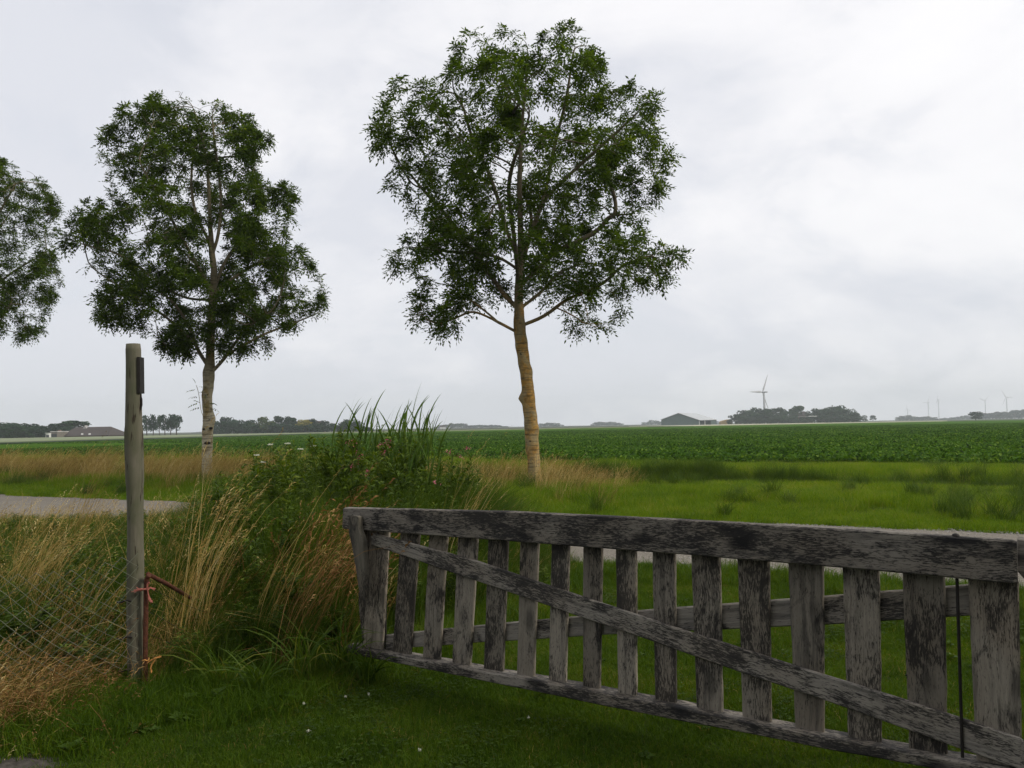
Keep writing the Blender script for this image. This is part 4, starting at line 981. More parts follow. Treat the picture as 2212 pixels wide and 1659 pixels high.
# ---- grove in the middle left
G = 'trees of the middle left grove'
lab = 'rounded broadleaf tree in the long grove behind the left ash tree'
for x, y, dd, w, kd_ in ((255, 235, 395, 11, 'full'), (330, 200, 400, 11, 'full'), (402, 160, 405, 10, 'full'), (455, 190, 400, 10, 'full'), (500, 190, 398, 9, 'full'), (560, 215, 395, 10, 'full'), (598, 190, 402, 9, 'full'), (640, 235, 392, 10, 'full'),
                        (845, 195, 405, 10, 'full'), (800, 230, 396, 10, 'full'), (940, 152, 410, 10, 'full'), (985, 158, 408, 8, 'full'), (900, 225, 398, 11, 'full'), (1000, 235, 396, 11, 'full'), (1090, 230, 398, 11, 'full'), (1180, 240, 396, 11, 'full'), (1270, 230, 398, 10, 'full'), (1340, 225, 400, 9, 'full'), (1400, 195, 404, 8, 'round'), (1445, 222, 404, 6, 'round'), (300, 260, 388, 10, 'full'), (720, 240, 398, 10, 'full')):
    far_tree('broadleaf_tree', kd_, *z3(x, y), dd, lab, G, w)
far_tree('broadleaf_tree', 'light', *z3(740, 160), 397, 'lighter green rounded tree in the middle of the long grove', None, 13)
far_tree('slender_tree', 'slim', *z3(1044, 160), 404, 'thin pointed tree standing out of the long grove left of the yellow tree', None, 4)
far_tree('yellow_tree', 'yellow', *z3(1165, 188), 400, 'yellow leaved tree top in the long grove', None, 8)
far_tree('broadleaf_tree', 'full', *z3(1225, 178), 408, 'green tree just right of the yellow tree top', None, 8)
for x, y, w in ((1560, 205, 11), (1620, 185, 12), (1680, 210, 10), (1530, 240, 8)): far_tree('broadleaf_tree', 'full', *z3(x, y), 410, 'broadleaf tree in the separate clump behind the reeds', 'trees of the clump behind the reeds', w)
for x, y, w in ((1760, 250, 9), (1800, 258, 8)): far_tree('low_bush', 'full', *z3(x, y), 412, 'low dark bush at the right end of the clump behind the reeds', 'bushes behind the reeds', w)
fb = at(*z3(1220, 300), 415); fh = empty('farm_shed', (fb.x, 415, 0), 'long low farm roof showing above the grove right of the yellow tree', 'shed')
p0 = at(*z3(1075, 199), 415); p1 = at(*z3(1365, 199), 415); rz = p0.z; hw = (p1.x - p0.x) / 2; cxx = (p0.x + p1.x) / 2 - fb.x
mb = MB(); prism(mb, [(cxx - hw, -6, rz - 3), (cxx - hw, 0, rz), (cxx - hw, 6, rz - 3)], [(cxx + hw, -6, rz - 3), (cxx + hw, 0, rz), (cxx + hw, 6, rz - 3)]); mb.build('roof', roof_dark, fh)
mb = MB(); box(mb, cxx - hw + .3, cxx + hw - .3, -5.6, 5.6, -.1, rz - 3.01); mb.build('wall', brick_far, fh)

# ---- the steel barn to the right
SD = 600.0
sh0 = at(*z4(345, 600), SD); sbarn = empty('steel_barn', (sh0.x, SD, 0), 'grey green steel barn with a pale sloping roof and open side', 'barn')
green_steel = plain_mat('green_steel', (0.060, 0.095, 0.088), 0.6, col2=(0.05, 0.08, 0.075), scale=.4); roof_steel = plain_mat('pale_roof_sheet', (0.42, 0.44, 0.45), 0.5, col2=(0.36, 0.38, 0.39), scale=.3); dark_in = plain_mat('barn_inside', (0.03, 0.03, 0.03), 0.9)
def L4(x, y, dd=0.0): p = at(*z4(x, y), SD + dd); return Vector((p.x - sh0.x, dd, p.z))
dR = 26.0                                                          # the gable faces us; the long side runs away to the right
ga, gb, gc = L4(170, 553), L4(328, 493), L4(523, 559)
fa, fb_, fc = L4(345, 553, dR), L4(497, 495.5, dR), L4(686, 553, dR)
sv_ = lambda p, z: Vector((p.x, p.y, z))
mb = MB(); prism(mb, [sv_(ga, -.1), sv_(gc, -.1), gc, gb, ga], [sv_(ga, -.1) + Vector((0.4, .4, 0)), sv_(gc, -.1) + Vector((.4, .4, 0)), gc + Vector((.4, .4, 0)), gb + Vector((.4, .4, 0)), ga + Vector((.4, .4, 0))]); mb.build('gable_wall', green_steel, sbarn)
mb = MB(); k = Vector((0, 0, 0.25)); o1 = Vector((0, -.6, .03))
mb.add([gb + o1, gc + o1 + Vector((.8, 0, -.2)), fc + Vector((.8, 0, -.2)), fb_, gb + o1 + k, gc + o1 + k + Vector((.8, 0, -.2)), fc + k + Vector((.8, 0, -.2)), fb_ + k], [(4, 5, 6, 7), (0, 3, 2, 1), (0, 1, 5, 4), (1, 2, 6, 5), (2, 3, 7, 6)]); mb.build('roof_slope', roof_steel, sbarn)
mb = MB(); mb.add([ga + o1 + Vector((-.6, 0, -.15)), gb + o1, fb_, fa, ga + o1 + k + Vector((-.6, 0, -.15)), gb + o1 + k, fb_ + k, fa + k], [(4, 5, 6, 7), (0, 3, 2, 1), (0, 1, 5, 4), (3, 0, 4, 7)]); mb.build('roof_slope', roof_steel, sbarn)
mb = MB(); prism(mb, [sv_(fa, -.1), sv_(fc, -.1), fc, fb_, fa], [sv_(fa, -.1) + Vector((.3, .3, 0)), sv_(fc, -.1) + Vector((.3, .3, 0)), fc + Vector((.3, .3, 0)), fb_ + Vector((.3, .3, 0)), fa + Vector((.3, .3, 0))]); mb.build('rear_wall', green_steel, sbarn)
for t in (0.02, 0.34, 0.66, 0.985):
    p = gc.lerp(fc, t); mb = MB(); box(mb, p.x - .3, p.x + .3, p.y - .3, p.y + .3, -.1, p.z - .35); mb.build('roof_post', white_far if t < .5 else green_steel, sbarn)
mb = MB(); a = gc.lerp(fc, .66); prism(mb, [(a.x, a.y, -.1), (fc.x, fc.y, -.1), (fc.x, fc.y, a.z - .4), (a.x, a.y, a.z - .4)], [(a.x - .3, a.y + .2, -.1), (fc.x - .3, fc.y + .2, -.1), (fc.x - .3, fc.y + .2, a.z - .4), (a.x - .3, a.y + .2, a.z - .4)]); mb.build('side_wall', green_steel, sbarn)
# straw stack and grey dome beside it
sb = at(*z4(785, 592), 610); st = bpy.data.objects.new('straw_stack', None); COL.objects.link(st); st.location = (sb.x, 610, 0)
tag(st, 'yellowish straw stack between the steel barn and the grove', 'straw stack')
straw_far = plain_mat('stacked_straw', (0.42, 0.30, 0.15), 0.95, col2=(0.34, 0.23, 0.11), scale=.8)
mb = MB(); n_ = 9; prof = [(735, 575), (745, 563), (765, 558), (790, 552), (815, 549), (832, 551), (840, 562)]
PA = [at(*z4(x, y), 610) for x, y in prof]; PA = [Vector((p.x - sb.x, 0, p.z)) for p in PA]
prism(mb, [Vector((PA[0].x, 0, -.1))] + PA + [Vector((PA[-1].x, 0, -.1))], [Vector((PA[0].x, 7, -.1))] + [p + Vector((0, 7, -.2)) for p in PA] + [Vector((PA[-1].x, 7, -.1))]); mb.build('bales', straw_far, st)
db = at(*z4(690, 590), 640); mb = MB(); w_ = at(*z4(735, 590), 640).x - db.x; hh = at(*z4(690, 563), 640).z
V = []; Q = []
for a in range(7):
    for b in range(12):
        t = a / 6 * math.pi / 2; u = b / 12 * 2 * math.pi; V.append((math.cos(u) * math.cos(t) * w_, math.sin(u) * math.cos(t) * w_, math.sin(t) * hh - (.1 if a == 0 else 0)))
for a in range(6):
    for b in range(12): Q.append((a * 12 + b, a * 12 + (b + 1) % 12, (a + 1) * 12 + (b + 1) % 12, (a + 1) * 12 + b))
mb.add(V, Q); tag(mb.build('silage_heap', plain_mat('grey_sheeting', (0.22, 0.25, 0.27), 0.6, scale=.5), None, (db.x, 640, 0), True), 'low grey covered heap right of the steel barn', 'heap')
# ---- right grove with its farmhouse
G = 'trees of the grove under the wind turbine'; lab = 'dense dark tree in the grove under the big wind turbine'
for x, y, dd, w, kd_ in ((865, 505, 600, 14, 'full'), (910, 515, 596, 13, 'full'), (965, 470, 605, 15, 'full'), (1010, 470, 600, 14, 'full'), (1090, 445, 606, 17, 'full'), (1140, 462, 600, 15, 'full'), (1185, 455, 604, 15, 'full'), (1245, 446, 606, 16, 'full'), (1300, 485, 600, 14, 'full'),
                        (1050, 510, 592, 14, 'full'), (1200, 515, 592, 14, 'full'), (1275, 525, 592, 14, 'full'), (1375, 475, 612, 13, 'full'), (1340, 520, 594, 12, 'full'), (1400, 545, 590, 12, 'full'), (1480, 545, 590, 12, 'full'), (1540, 530, 592, 12, 'full'), (1450, 555, 588, 10, 'full')):
    far_tree('broadleaf_tree', kd_, *z4(x, y), dd, lab, G, w)
for x, y, dd, w, kd_ in ((1610, 470, 602, 15, 'full'), (1650, 452, 606, 16, 'full'), (1715, 443, 608, 16, 'full'), (1770, 455, 604, 15, 'full'), (1838, 424, 608, 17, 'full'), (1890, 465, 602, 15, 'full'), (1930, 452, 604, 14, 'full'), (1965, 490, 600, 13, 'full'), (1700, 510, 594, 14, 'full'), (1800, 510, 594, 14, 'full'), (1880, 515, 594, 13, 'full'), (2025, 512, 600, 13, 'full'), (1990, 530, 596, 11, 'full')):
    far_tree('broadleaf_tree', kd_, *z4(x, y), dd, 'dense dark tree in the grove right of the hidden farmhouse', 'trees right of the hidden farmhouse', w)
far_tree('broadleaf_tree', 'round', *z4(1450, 430), 616, 'tall round headed tree standing above the farmhouse roof in the right grove', None, 13)
cb = at(*z4(1500, 520), 612); ch = empty('farmhouse', (cb.x, 612, 0), 'dark farmhouse roof with a white gutter line half hidden in the right grove', 'house')
lx = at(*z4(1425, 0), 612).x - cb.x; rx = at(*z4(1585, 0), 612).x - cb.x; rz = at(*z4(1500, 474), 612).z; ez = at(*z4(1500, 515), 612).z
mb = MB(); mb.add([(lx, 0, ez), (rx, 0, ez), (rx, 12, ez), (lx, 12, ez), (lx + 6, 6, rz), (rx - 5, 6, rz)], [(0, 1, 5, 4), (2, 3, 4, 5), (3, 2, 1, 0)], [(1, 2, 5), (3, 0, 4)]); mb.build('roof', roof_dark, ch)
mb = MB(); box(mb, lx + .5, rx - .5, .5, 11.5, -.1, ez - .01); mb.build('wall', brick_far, ch)
mb = MB(); box(mb, lx - .3, lx + (rx - lx) * .45, -25.3, -25.0, at(*z4(1450, 526), 587).z, at(*z4(1450, 520), 587).z); box(mb, lx, lx + .2, -25.2, .3, ez - .8, ez - .6); mb.build('gutter', white_far, ch)
far_tree('slender_tree', 'round', *z5(322, 567), 900, 'small lone tree right of the grove under the turbine', None, 7)
far_tree('broadleaf_tree', 'round', *z5(1605, 522), 640, 'lone dark tree in front of the hazy wood at the far right', None, 11)
# ---- hazy woods too far to tell apart
def wood(label, pix, d, step=9.0, w=13):
    """one mass of crowns following a skyline"""
    xs = [p[0] for p in pix]; pts = []; sc = []; rz = []
    x = xs[0]; k = 0
    while x <= xs[-1]:
        y = np.interp(x, xs, [p[1] for p in pix]); dd = d + rgt.uniform(-30, 30); q = at(x, y, dd); h = q.z * rgt.uniform(0.82, 1.05)
        pts.append((q.x, dd, 0)); sc.append((w, w, h)); rz.append(rgt.random() * 6.28); x += step * FPX / d / 1.0 * 0.75
    o = scatter('far_wood', [SRC_T[0], SRC_T[1], SRC_T[2], SRC_T[3]], pts, np.array(rz), np.array(sc), rgt.integers(0, 4, len(pts)))
    return tag(o, label)
SRC_T = [bpy.data.objects.new('far_tree_source', KM[('full', k)]) for k in range(4)]
wood('hazy line of distant trees left of the steel barn', [(1393, 911), (1405, 909), (1412, 907), (1428, 910)], 1500, 10, 17)
wood('hazy row of distant trees left of the middle ash trunk', [(944, 920), (960, 917), (985, 913), (1000, 914), (1010, 919), (1030, 918), (1060, 917), (1080, 918), (1095, 922)], 1300, 8, 15)
wood('hazy row of distant trees just right of the middle ash trunk', [(1163, 917), (1175, 914), (1190, 912), (1205, 914), (1212, 918)], 1350, 8, 15)
wood('faint distant trees between the ash tree and the steel barn', [(1283, 913), (1300, 910), (1320, 911), (1345, 914)], 1500, 9, 16)
wood('hazy wood beneath the small far turbines', [(1943, 901), (1950, 897), (1965, 897.5), (1978, 900), (1995, 899), (2018, 901)], 1450, 9, 18)
wood('thin faint trees left of the lone dark tree', [(2030, 904), (2045, 902), (2062, 901), (2075, 899), (2088, 897), (2098, 900)], 1600, 9, 14)
wood('long hazy wood at the far right edge', [(2113, 893), (2125, 889.5), (2138, 890), (2142, 894), (2150, 890), (2170, 890), (2190, 887), (2212, 885), (2260, 883), (2330, 884)], 1350, 8, 20)
wood('faint distant trees left of the row of six', [(248, 939), (255, 937), (268, 941)], 1200, 8, 12)
wood('faint distant trees behind the left ash trunk', [(408, 937), (425, 933), (445, 932), (462, 936)], 1400, 8, 14)
wb = at(*(956, 926.5), 900); mb = MB(); 
wh = empty('white_house', (wb.x, 900, 0), 'tiny white house in front of the distant trees left of the middle ash trunk', 'house')
mb = MB(); box(mb, -3, 3, -2, 2, -.1, 2.4); mb.build('wall', white_far, wh)
mb = MB(); prism(mb, [(-3.2, -2.3, 2.405), (-3.2, 0, 4.0), (-3.2, 2.3, 2.405)], [(3.2, -2.3, 2.405), (3.2, 0, 4.0), (3.2, 2.3, 2.405)]); mb.build('roof', roof_dark, wh)

# ---- wind turbines
WT = plain_mat('turbine_white', (0.40, 0.40, 0.41), 0.45, col2=(0.36, 0.36, 0.37), scale=.2)
faint_t = plain_mat('turbine_hazed', (0.56, 0.56, 0.57), 0.45, col2=(0.53, 0.53, 0.54), scale=.2)  # paler copy for the far turbines, distance haze put into the colour
def turbine(hub_px, d, blade, angs, yaw, label, r_base, r_top, group=None, nac=1.0):
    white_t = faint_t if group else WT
    h = at(*hub_px, d); o = empty('wind_turbine', (h.x, d, 0), label, 'wind turbine', group)
    mb = MB(); n = 12; tube(mb, [(0, 0, h.z * k / n - (.2 if k == 0 else 0)) for k in range(n)] + [(0, 0, h.z - r_top)], [r_base + (r_top - r_base) * (k / n) ** 0.8 for k in range(n + 1)], 14); mb.build('tower', white_t, o, smooth=True)
    cy_, sy_ = math.cos(yaw), math.sin(yaw); ax = Vector((cy_, sy_, 0)); sd = Vector((-sy_, cy_, 0)); hz = Vector((0, 0, h.z))
    # ax: nacelle axis pointing to its tail; the rotor stands on the other end
    L_ = blade * 0.22 * nac; mb = MB(); tube(mb, [hz - ax * L_ * .25, hz - ax * L_ * .2, hz + ax * L_ * .3, hz + ax * L_ * .95, hz + ax * L_], [L_ * .10, L_ * .16, L_ * .19, L_ * .14, L_ * .06], 10); mb.build('nacelle', white_t, o, smooth=True)
    rc = hz - ax * L_ * .42; mb = MB(); tube(mb, [rc + ax * L_ * .2, rc, rc - ax * L_ * .15, rc - ax * L_ * .24], [L_ * .13, L_ * .15, L_ * .10, L_ * .01], 10); mb.build('hub', white_t, o, smooth=True)
    for a in angs:
        u = sd * math.cos(a) + Vector((0, 0, math.sin(a))); v = u.cross(ax); mb = MB(); V = []
        for t, c in ((0.0, .045), (.08, .055), (.2, .105), (.45, .080), (.75, .055), (1.0, .022)):
            p = rc + u * blade * t; cw = blade * c; th = cw * .3; tw = v * math.cos(.35 * (1 - t)) + ax * math.sin(.35 * (1 - t)); nn = u.cross(tw)
            V += [p - tw * cw * .35, p + nn * th, p + tw * cw * .65, p - nn * th]
        Q = [(k * 4 + j, k * 4 + (j + 1) % 4, (k + 1) * 4 + (j + 1) % 4, (k + 1) * 4 + j) for k in range(5) for j in range(4)] + [(20, 21, 22, 23), (3, 2, 1, 0)]
        mb.add(V, Q); mb.build('blade', white_t, o)
    return o
turbine((1650, 847), 850, 21.9, [R(180), R(60), R(300)], R(-51), 'white wind turbine standing over the right grove', 1.5, 0.85, nac=0.95)
GT = 'small far wind turbines'
turbine((1960.3, 884.4), 2600, 15.5, [R(100), R(-20), R(218)], R(-78), 'smallest far wind turbine, low above the hazy wood', 1.6, 1.0, GT)
turbine((2004.8, 869.7), 2900, 27, [R(178), R(60), R(298)], R(-62), 'far wind turbine with one blade pointing level to the side', 2.0, 1.2, GT)
turbine((2026.8, 863.6), 2900, 26, [R(85), R(205), R(325)], R(-12), 'far wind turbine seen edge on, its blades hardly spread', 2.0, 1.2, GT)
turbine((2127.9, 865.4), 2800, 26, [R(160), R(40), R(280)], R(-75), 'far wind turbine left of the tallest faint one, above the right wood', 2.0, 1.2, GT)
turbine((2174, 858.5), 2500, 26, [R(122), R(2), R(242)], R(-82), 'tallest faint wind turbine near the right edge', 2.0, 1.2, GT)

# ---- the air: a thin even haze round everything
HZ = bpy.data.materials.new('haze_air'); HZ.use_nodes = True; nt = HZ.node_tree; nt.nodes.clear()
ov = nt.nodes.new('ShaderNodeOutputMaterial'); pv = nt.nodes.new('ShaderNodeVolumePrincipled'); pv.inputs['Color'].default_value = (0.89, 0.945, 1.0, 1); pv.inputs['Density'].default_value = 0.00029; pv.inputs['Anisotropy'].default_value = 0.0
nt.links.new(pv.outputs[0], ov.inputs['Volume'])
mb = MB(); box(mb, -3600, 3600, -1200, 3600, -1.8, 125); o = mb.build('haze', HZ); o['kind'] = 'stuff'; o['label'] = 'thin pale haze in the air'
# ================================================================== GRASSES, WEEDS, CROP
rv = np.random.default_rng(42)
SOIL = on_ground(14, 1652)
WIND = 0.15                                                        # the wind has laid most stems over to the right
lawn_m = leaf_mat('lawn_grass_blade', [(0.0, (0.026, 0.056, 0.005)), (0.4, (0.060, 0.118, 0.009)), (0.75, (0.105, 0.165, 0.013)), (0.92, (0.135, 0.15, 0.020)), (1.0, (0.24, 0.19, 0.06))], 0.35, 0.5, 0.25, 1.1, 0.75, 0.14)
verge_m = leaf_mat('verge_grass_blade', [(0.0, (0.045, 0.090, 0.005)), (0.4, (0.100, 0.185, 0.009)), (0.75, (0.165, 0.255, 0.014)), (0.93, (0.23, 0.26, 0.03)), (1.0, (0.34, 0.27, 0.08))], 0.4, 0.5, 0.25, 0.6, 0.42, 0.16)
tall_m = leaf_mat('tall_grass_blade', [(0.0, (0.022, 0.045, 0.006)), (0.45, (0.050, 0.098, 0.011)), (0.8, (0.098, 0.150, 0.018)), (1.0, (0.19, 0.185, 0.04))], 0.38, 0.5, 0.3, 0.9, 0.25, 0.15)
straw_m = leaf_mat('dry_straw', [(0.0, (0.15, 0.105, 0.030)), (0.35, (0.29, 0.205, 0.060)), (0.75, (0.46, 0.345, 0.12)), (1.0, (0.58, 0.47, 0.22))], 0.3, 0.6, 0.2, 0.8, 0.3, 0.22)
rusty_m = leaf_mat('rusty_seed_heads', [(0.0, (0.10, 0.050, 0.020)), (0.5, (0.23, 0.125, 0.046)), (1.0, (0.42, 0.27, 0.11))], 0.2, 0.7, 0.15, 0.7, 0.2, 0.15)
weed_m = leaf_mat('weed_leaf', [(0.0, (0.020, 0.038, 0.005)), (0.5, (0.052, 0.092, 0.010)), (0.85, (0.100, 0.155, 0.016)), (1.0, (0.16, 0.21, 0.03))], 0.35, 0.45, 0.3, 0.8, 0.2, 0.15)
reed_m = leaf_mat('reed_leaf', [(0.0, (0.030, 0.062, 0.010)), (0.6, (0.060, 0.115, 0.018)), (1.0, (0.11, 0.17, 0.03))], 0.4, 0.45, 0.3, 0.0, 0, 0.15)
beet_m = leaf_mat('beet_leaf', [(0.0, (0.014, 0.038, 0.005)), (0.5, (0.044, 0.108, 0.011)), (0.85, (0.090, 0.180, 0.020)), (1.0, (0.16, 0.25, 0.04))], 0.30, 0.55, 0.15, 0.07, 0.30, 0.14)
clover_m = leaf_mat('clover_leaf', [(0.0, (0.022, 0.045, 0.006)), (1.0, (0.060, 0.105, 0.012))], 0.3, 0.5, 0.25, 0, 0, 0.15)
pink_m = leaf_mat('pink_petal', [(0.0, (0.30, 0.07, 0.09)), (1.0, (0.50, 0.18, 0.20))], 0.3, 0.6, 0.2, 0, 0, 0.1)
white_m = leaf_mat('white_petal', [(0.0, (0.55, 0.55, 0.45)), (1.0, (0.78, 0.78, 0.70))], 0.3, 0.6, 0.2, 0, 0, 0.1)

def disc(rng, n, r):
    a = rng.random(n) * 2 * np.pi; q = np.sqrt(rng.random(n)) * r; return np.cos(a) * q, np.sin(a) * q
def ears(mb, rng, x, y, z, dirn, ln, w, mat, droop=0.3, tilt=0.5, rnd=None):
    n = len(x); d = np.stack([np.cos(dirn) * tilt, np.sin(dirn) * tilt, np.full(n, 1.0 - droop)], 1)
    B = np.stack([x, y, z], 1) - d / np.linalg.norm(d, axis=1)[:, None] * (np.asarray(ln) * 0.12)[:, None]
    dn = d / np.linalg.norm(d, axis=1)[:, None]; ln = np.asarray(ln)
    for k in range(6):
        leaves(mb, rng, B - dn * (ln * .22 * k)[:, None] * .9, d + rng.normal(0, .28, d.shape) - np.array([0, 0, droop * .5]), ln * .42, w * .55, mat, rnd=rnd, droop=droop)
# ---- short lawn tufts
def lawn_patch(seed, n, r, hm, lean, w=0.0034):
    rng = np.random.default_rng(seed); mb = MB(); x, y = disc(rng, n, r)
    h = hm * rng.lognormal(0, 0.32, n); cl_ = rng.random(n)
    blades(mb, rng, x, y, h, w * rng.uniform(.7, 1.3, n), rng.random(n) * 6.283, rng.uniform(.1, lean, n), 2, -0.005, 0, np.clip(rng.normal(.42, .19, n), 0, 1))
    k = int(n * 0.02); x, y = disc(rng, k, r)
    blades(mb, rng, x, y, hm * rng.uniform(.4, 1.2, k), .003, rng.random(k) * 6.283, rng.uniform(.6, 1.6, k), 2, 0, 0, np.full(k, 1.0))
    return mb
def clover_patch(seed):
    rng = np.random.default_rng(seed); mb = MB(); n = 70; x, y = disc(rng, n, .16); h = rng.uniform(.02, .05, n)
    a0 = rng.random(n) * 6.283; rn = rng.random(n)
    for k in range(3):
        a = a0 + k * 2.094; d = np.stack([np.cos(a), np.sin(a), np.full(n, .15)], 1); leaves(mb, rng, np.stack([x, y, h], 1), d, .012, .011, 0, rnd=rn, droop=.1)
    blades(mb, rng, x, y, h, .002, a0, .1, 2, 0, 0, rn)
    return mb
S_lawn = [source('lawn_tuft', lawn_patch(10 + k, 1000, .2, .034, .9), lawn_m) for k in range(5)]
S_clov = [source('clover_tuft', clover_patch(30 + k), clover_m) for k in range(3)]
S_mid = [source('mid_tuft', lawn_patch(40 + k, 700, .2, .085, .9, .004), lawn_m) for k in range(3)]
def region(rng, x0, x1, y0, y1, step, ok):
    nx, ny = int((x1 - x0) / step), int((y1 - y0) / step)
    X, Y = np.meshgrid(x0 + (np.arange(nx) + .5) * step, y0 + (np.arange(ny) + .5) * step)
    X = X.ravel() + rng.uniform(-.5, .5, X.size) * step; Y = Y.ravel() + rng.uniform(-.5, .5, Y.size) * step
    k = ok(X, Y); return X[k], Y[k]
def pxa(X, Y): return W2 / 2 + FPX * X / Y
def front(px):  # where the wild growth begins, metres ahead, by picture column
    return np.interp(px, [-250, 0, 120, 260, 330, 500, 640, 760, 880, 1010, 1160, 1240, 1300], [4.55, 4.6, 4.75, 5.0, 5.0, 5.25, 5.4, 5.75, 6.3, 6.9, 7.6, 9.0, 30])
def road_near(X): return (ROAD0 - NX * X) / NY
def on_lawn(X, Y): s, p = sp(X, Y); px = pxa(X, Y); return (p < ROAD0 + .12) & (Y < front(px) + .35) & (Y > 2.6) & (px > -350) & (px < 2700) & (np.hypot((X - SOIL.x) / 1.25, Y - SOIL.y) > .13 + .1 * rv.random(X.size))
X, Y = region(rv, -3.2, 8, 2.7, 9.5, .165, on_lawn)
n = len(X); near_v = np.clip((Y - (front(pxa(X, Y)) - .5)) / .6, 0, 1)
big = mn = np.array([mnoise.noise((a * .9, b * .9, 2)) for a, b in zip(X, Y)])
sc = 1 + .3 * big + .55 * near_v
edge = np.clip((sp(X, Y)[1] - 7.2) / 1.3, 0, 1); sc = sc * (1 + .45 * edge)
pts = np.stack([X, Y, gz(X, Y)], 1)
o = scatter('lawn', S_lawn, pts, rv.random(n) * 6.283, np.stack([np.full(n, 1.05), np.full(n, 1.05), sc], 1), rv.integers(0, 5, n)); tag(o, 'mown lawn grass around and under the gate')
k = (big > .05) & (rv.random(n) < .35); pc = pts[k] + np.array([0, 0, .004])
m_ = len(pc); o = scatter('clover', S_clov, pc, rv.random(m_) * 6.283, rv.uniform(.7, 1.25, m_), rv.integers(0, 3, m_)); tag(o, 'clover leaves spread through the lawn')
X, Y = region(rv, -3.0, 8, 3.5, 9.3, .15, lambda X, Y: on_lawn(X, Y) & ((Y > front(pxa(X, Y)) - .45 - .25 * rv.random(X.size)) | (sp(X, Y)[1] > 7.9) & (rv.random(X.size) < .35)))
n = len(X); o = scatter('lawn_edge_grass', S_mid, np.stack([X, Y, gz(X, Y)], 1), rv.random(n) * 6.283, rv.uniform(.7, 1.5, n), rv.integers(0, 3, n)); tag(o, 'longer unmown grass along the edge of the lawn')

# ---- long grass, straw and weeds in the wild strip
def tall_patch(seed, n, r, hm, lean, w, mat_rnd=.45):
    rng = np.random.default_rng(seed); mb = MB(); x, y = disc(rng, n, r); h = hm * np.clip(rng.lognormal(0, .3, n), .45, 1.22)
    ld = WIND + rng.normal(0, 1.3, n); blades(mb, rng, x, y, h, w * rng.uniform(.6, 1.3, n), ld, rng.uniform(.1, lean, n), 4, 0, 0, np.clip(rng.normal(mat_rnd, .2, n), 0, 1), 2.0)
    return mb
def straw_patch(seed, n, r, hm, lean, ear=(.05, .10), ew=.009, spread=.5, earmat=0, w=.0032, bent=0):
    rng = np.random.default_rng(seed); mb = MB(); x, y = disc(rng, n, r); h = hm * rng.lognormal(0, .18, n); ld = WIND + rng.normal(0, spread, n)
    rn = np.clip(rng.normal(.5, .22, n), 0, 1); ln = rng.uniform(.4 * lean, lean, n)
    tx, ty, tz = blades(mb, rng, x, y, h, w, ld, ln, 5, 0, 0, rn, 1.8, 6)
    ears(mb, rng, tx, ty, tz, ld, rng.uniform(*ear, n), ew, earmat, .25, .7, rn)
    m = n // 2; x, y = disc(rng, m, r); blades(mb, rng, x, y, hm * rng.uniform(.3, .7, m), .005, rng.random(m) * 6.28, rng.uniform(.4, 1.3, m), 3, 0, 0, rng.random(m) * .8)
    return mb
def weed_plant(seed):
    """a leafy stem of unit height"""
    rng = np.random.default_rng(seed); mb = MB()
    stems = [((0, 0, 0), (rng.normal(0.05, .05), rng.normal(0, .05), 1.0))]
    for k in range(5):
        t = rng.uniform(.3, .75); a = rng.random() * 6.28; b = np.array(stems[0][1]) * t; stems.append((tuple(b), tuple(b + np.array([math.cos(a) * .14, math.sin(a) * .14, rng.uniform(.15, .32)]))))
    for s0, s1 in stems:
        s0, s1 = np.array(s0), np.array(s1); tube(mb, [s0, (s0 + s1) / 2, s1], [.0045, .0038, .002], 3, False, 0, .35)
        L_ = np.linalg.norm(s1 - s0); n = int(62 * L_) + 10; t = rng.uniform(.12, 1, n); a = np.arange(n) * 2.4 + rng.normal(0, .4, n)
        d = np.stack([np.cos(a), np.sin(a), rng.uniform(.1, .9, n)], 1); leaves(mb, rng, s0 + (s1 - s0) * t[:, None], d, rng.uniform(.070, .13, n) * (1.15 - .5 * t), rng.uniform(.015, .025, n), 0, np.clip(rng.normal(.45, .22, n) + .15 * t, 0, 1))
    return mb
S_tall = [source('tall_grass_tuft', tall_patch(60 + k, 150, .16, .62, .75, .007), tall_m) for k in range(4)]
S_straw = [source('straw_tuft', straw_patch(70 + k, 18, .16, .85, .65, (.07, .12), .012, .9), straw_m) for k in range(4)]
S_rust = [source('rusty_tuft', straw_patch(80 + k, 22, .10, .7, .8, (.06, .13), .014, .7, 0), rusty_m) for k in range(3)]
S_weed = [source('weed_stem', weed_plant(90 + k), weed_m) for k in range(6)]
def hmap(px, d):
    """height of the wild growth by column and distance"""
    top = np.interp(px, [-300, 0, 200, 300, 420, 500, 580, 660, 740, 800, 880, 960, 1000, 1060, 1130, 1200, 1260], [.62, .60, .60, .62, .82, 1.05, 1.25, 1.40, 1.45, 1.48, 1.46, 1.38, 1.15, .90, .74, .55, .3])
    ramp_ = np.clip((d - front(px)) / np.interp(px, [0, 300, 480, 700, 1000], [1.2, 1.3, 1.9, 1.7, 1.6]), 0, 1)
    z = top * (.34 + .66 * ramp_ ** .8)
    cap = np.maximum(.22, 1.6 - np.interp(px, [-300, 0, 330, 420, 520], [.099, .099, .0965, .087, .0]) * d)
    return np.minimum(z, cap)
def wild(X, Y): s, p = sp(X, Y); px = pxa(X, Y); return (p < ROAD0 - .05 + .2 * np.sin(s * 2.2)) & (Y > front(px)) & (px > -330) & (px < 1290)
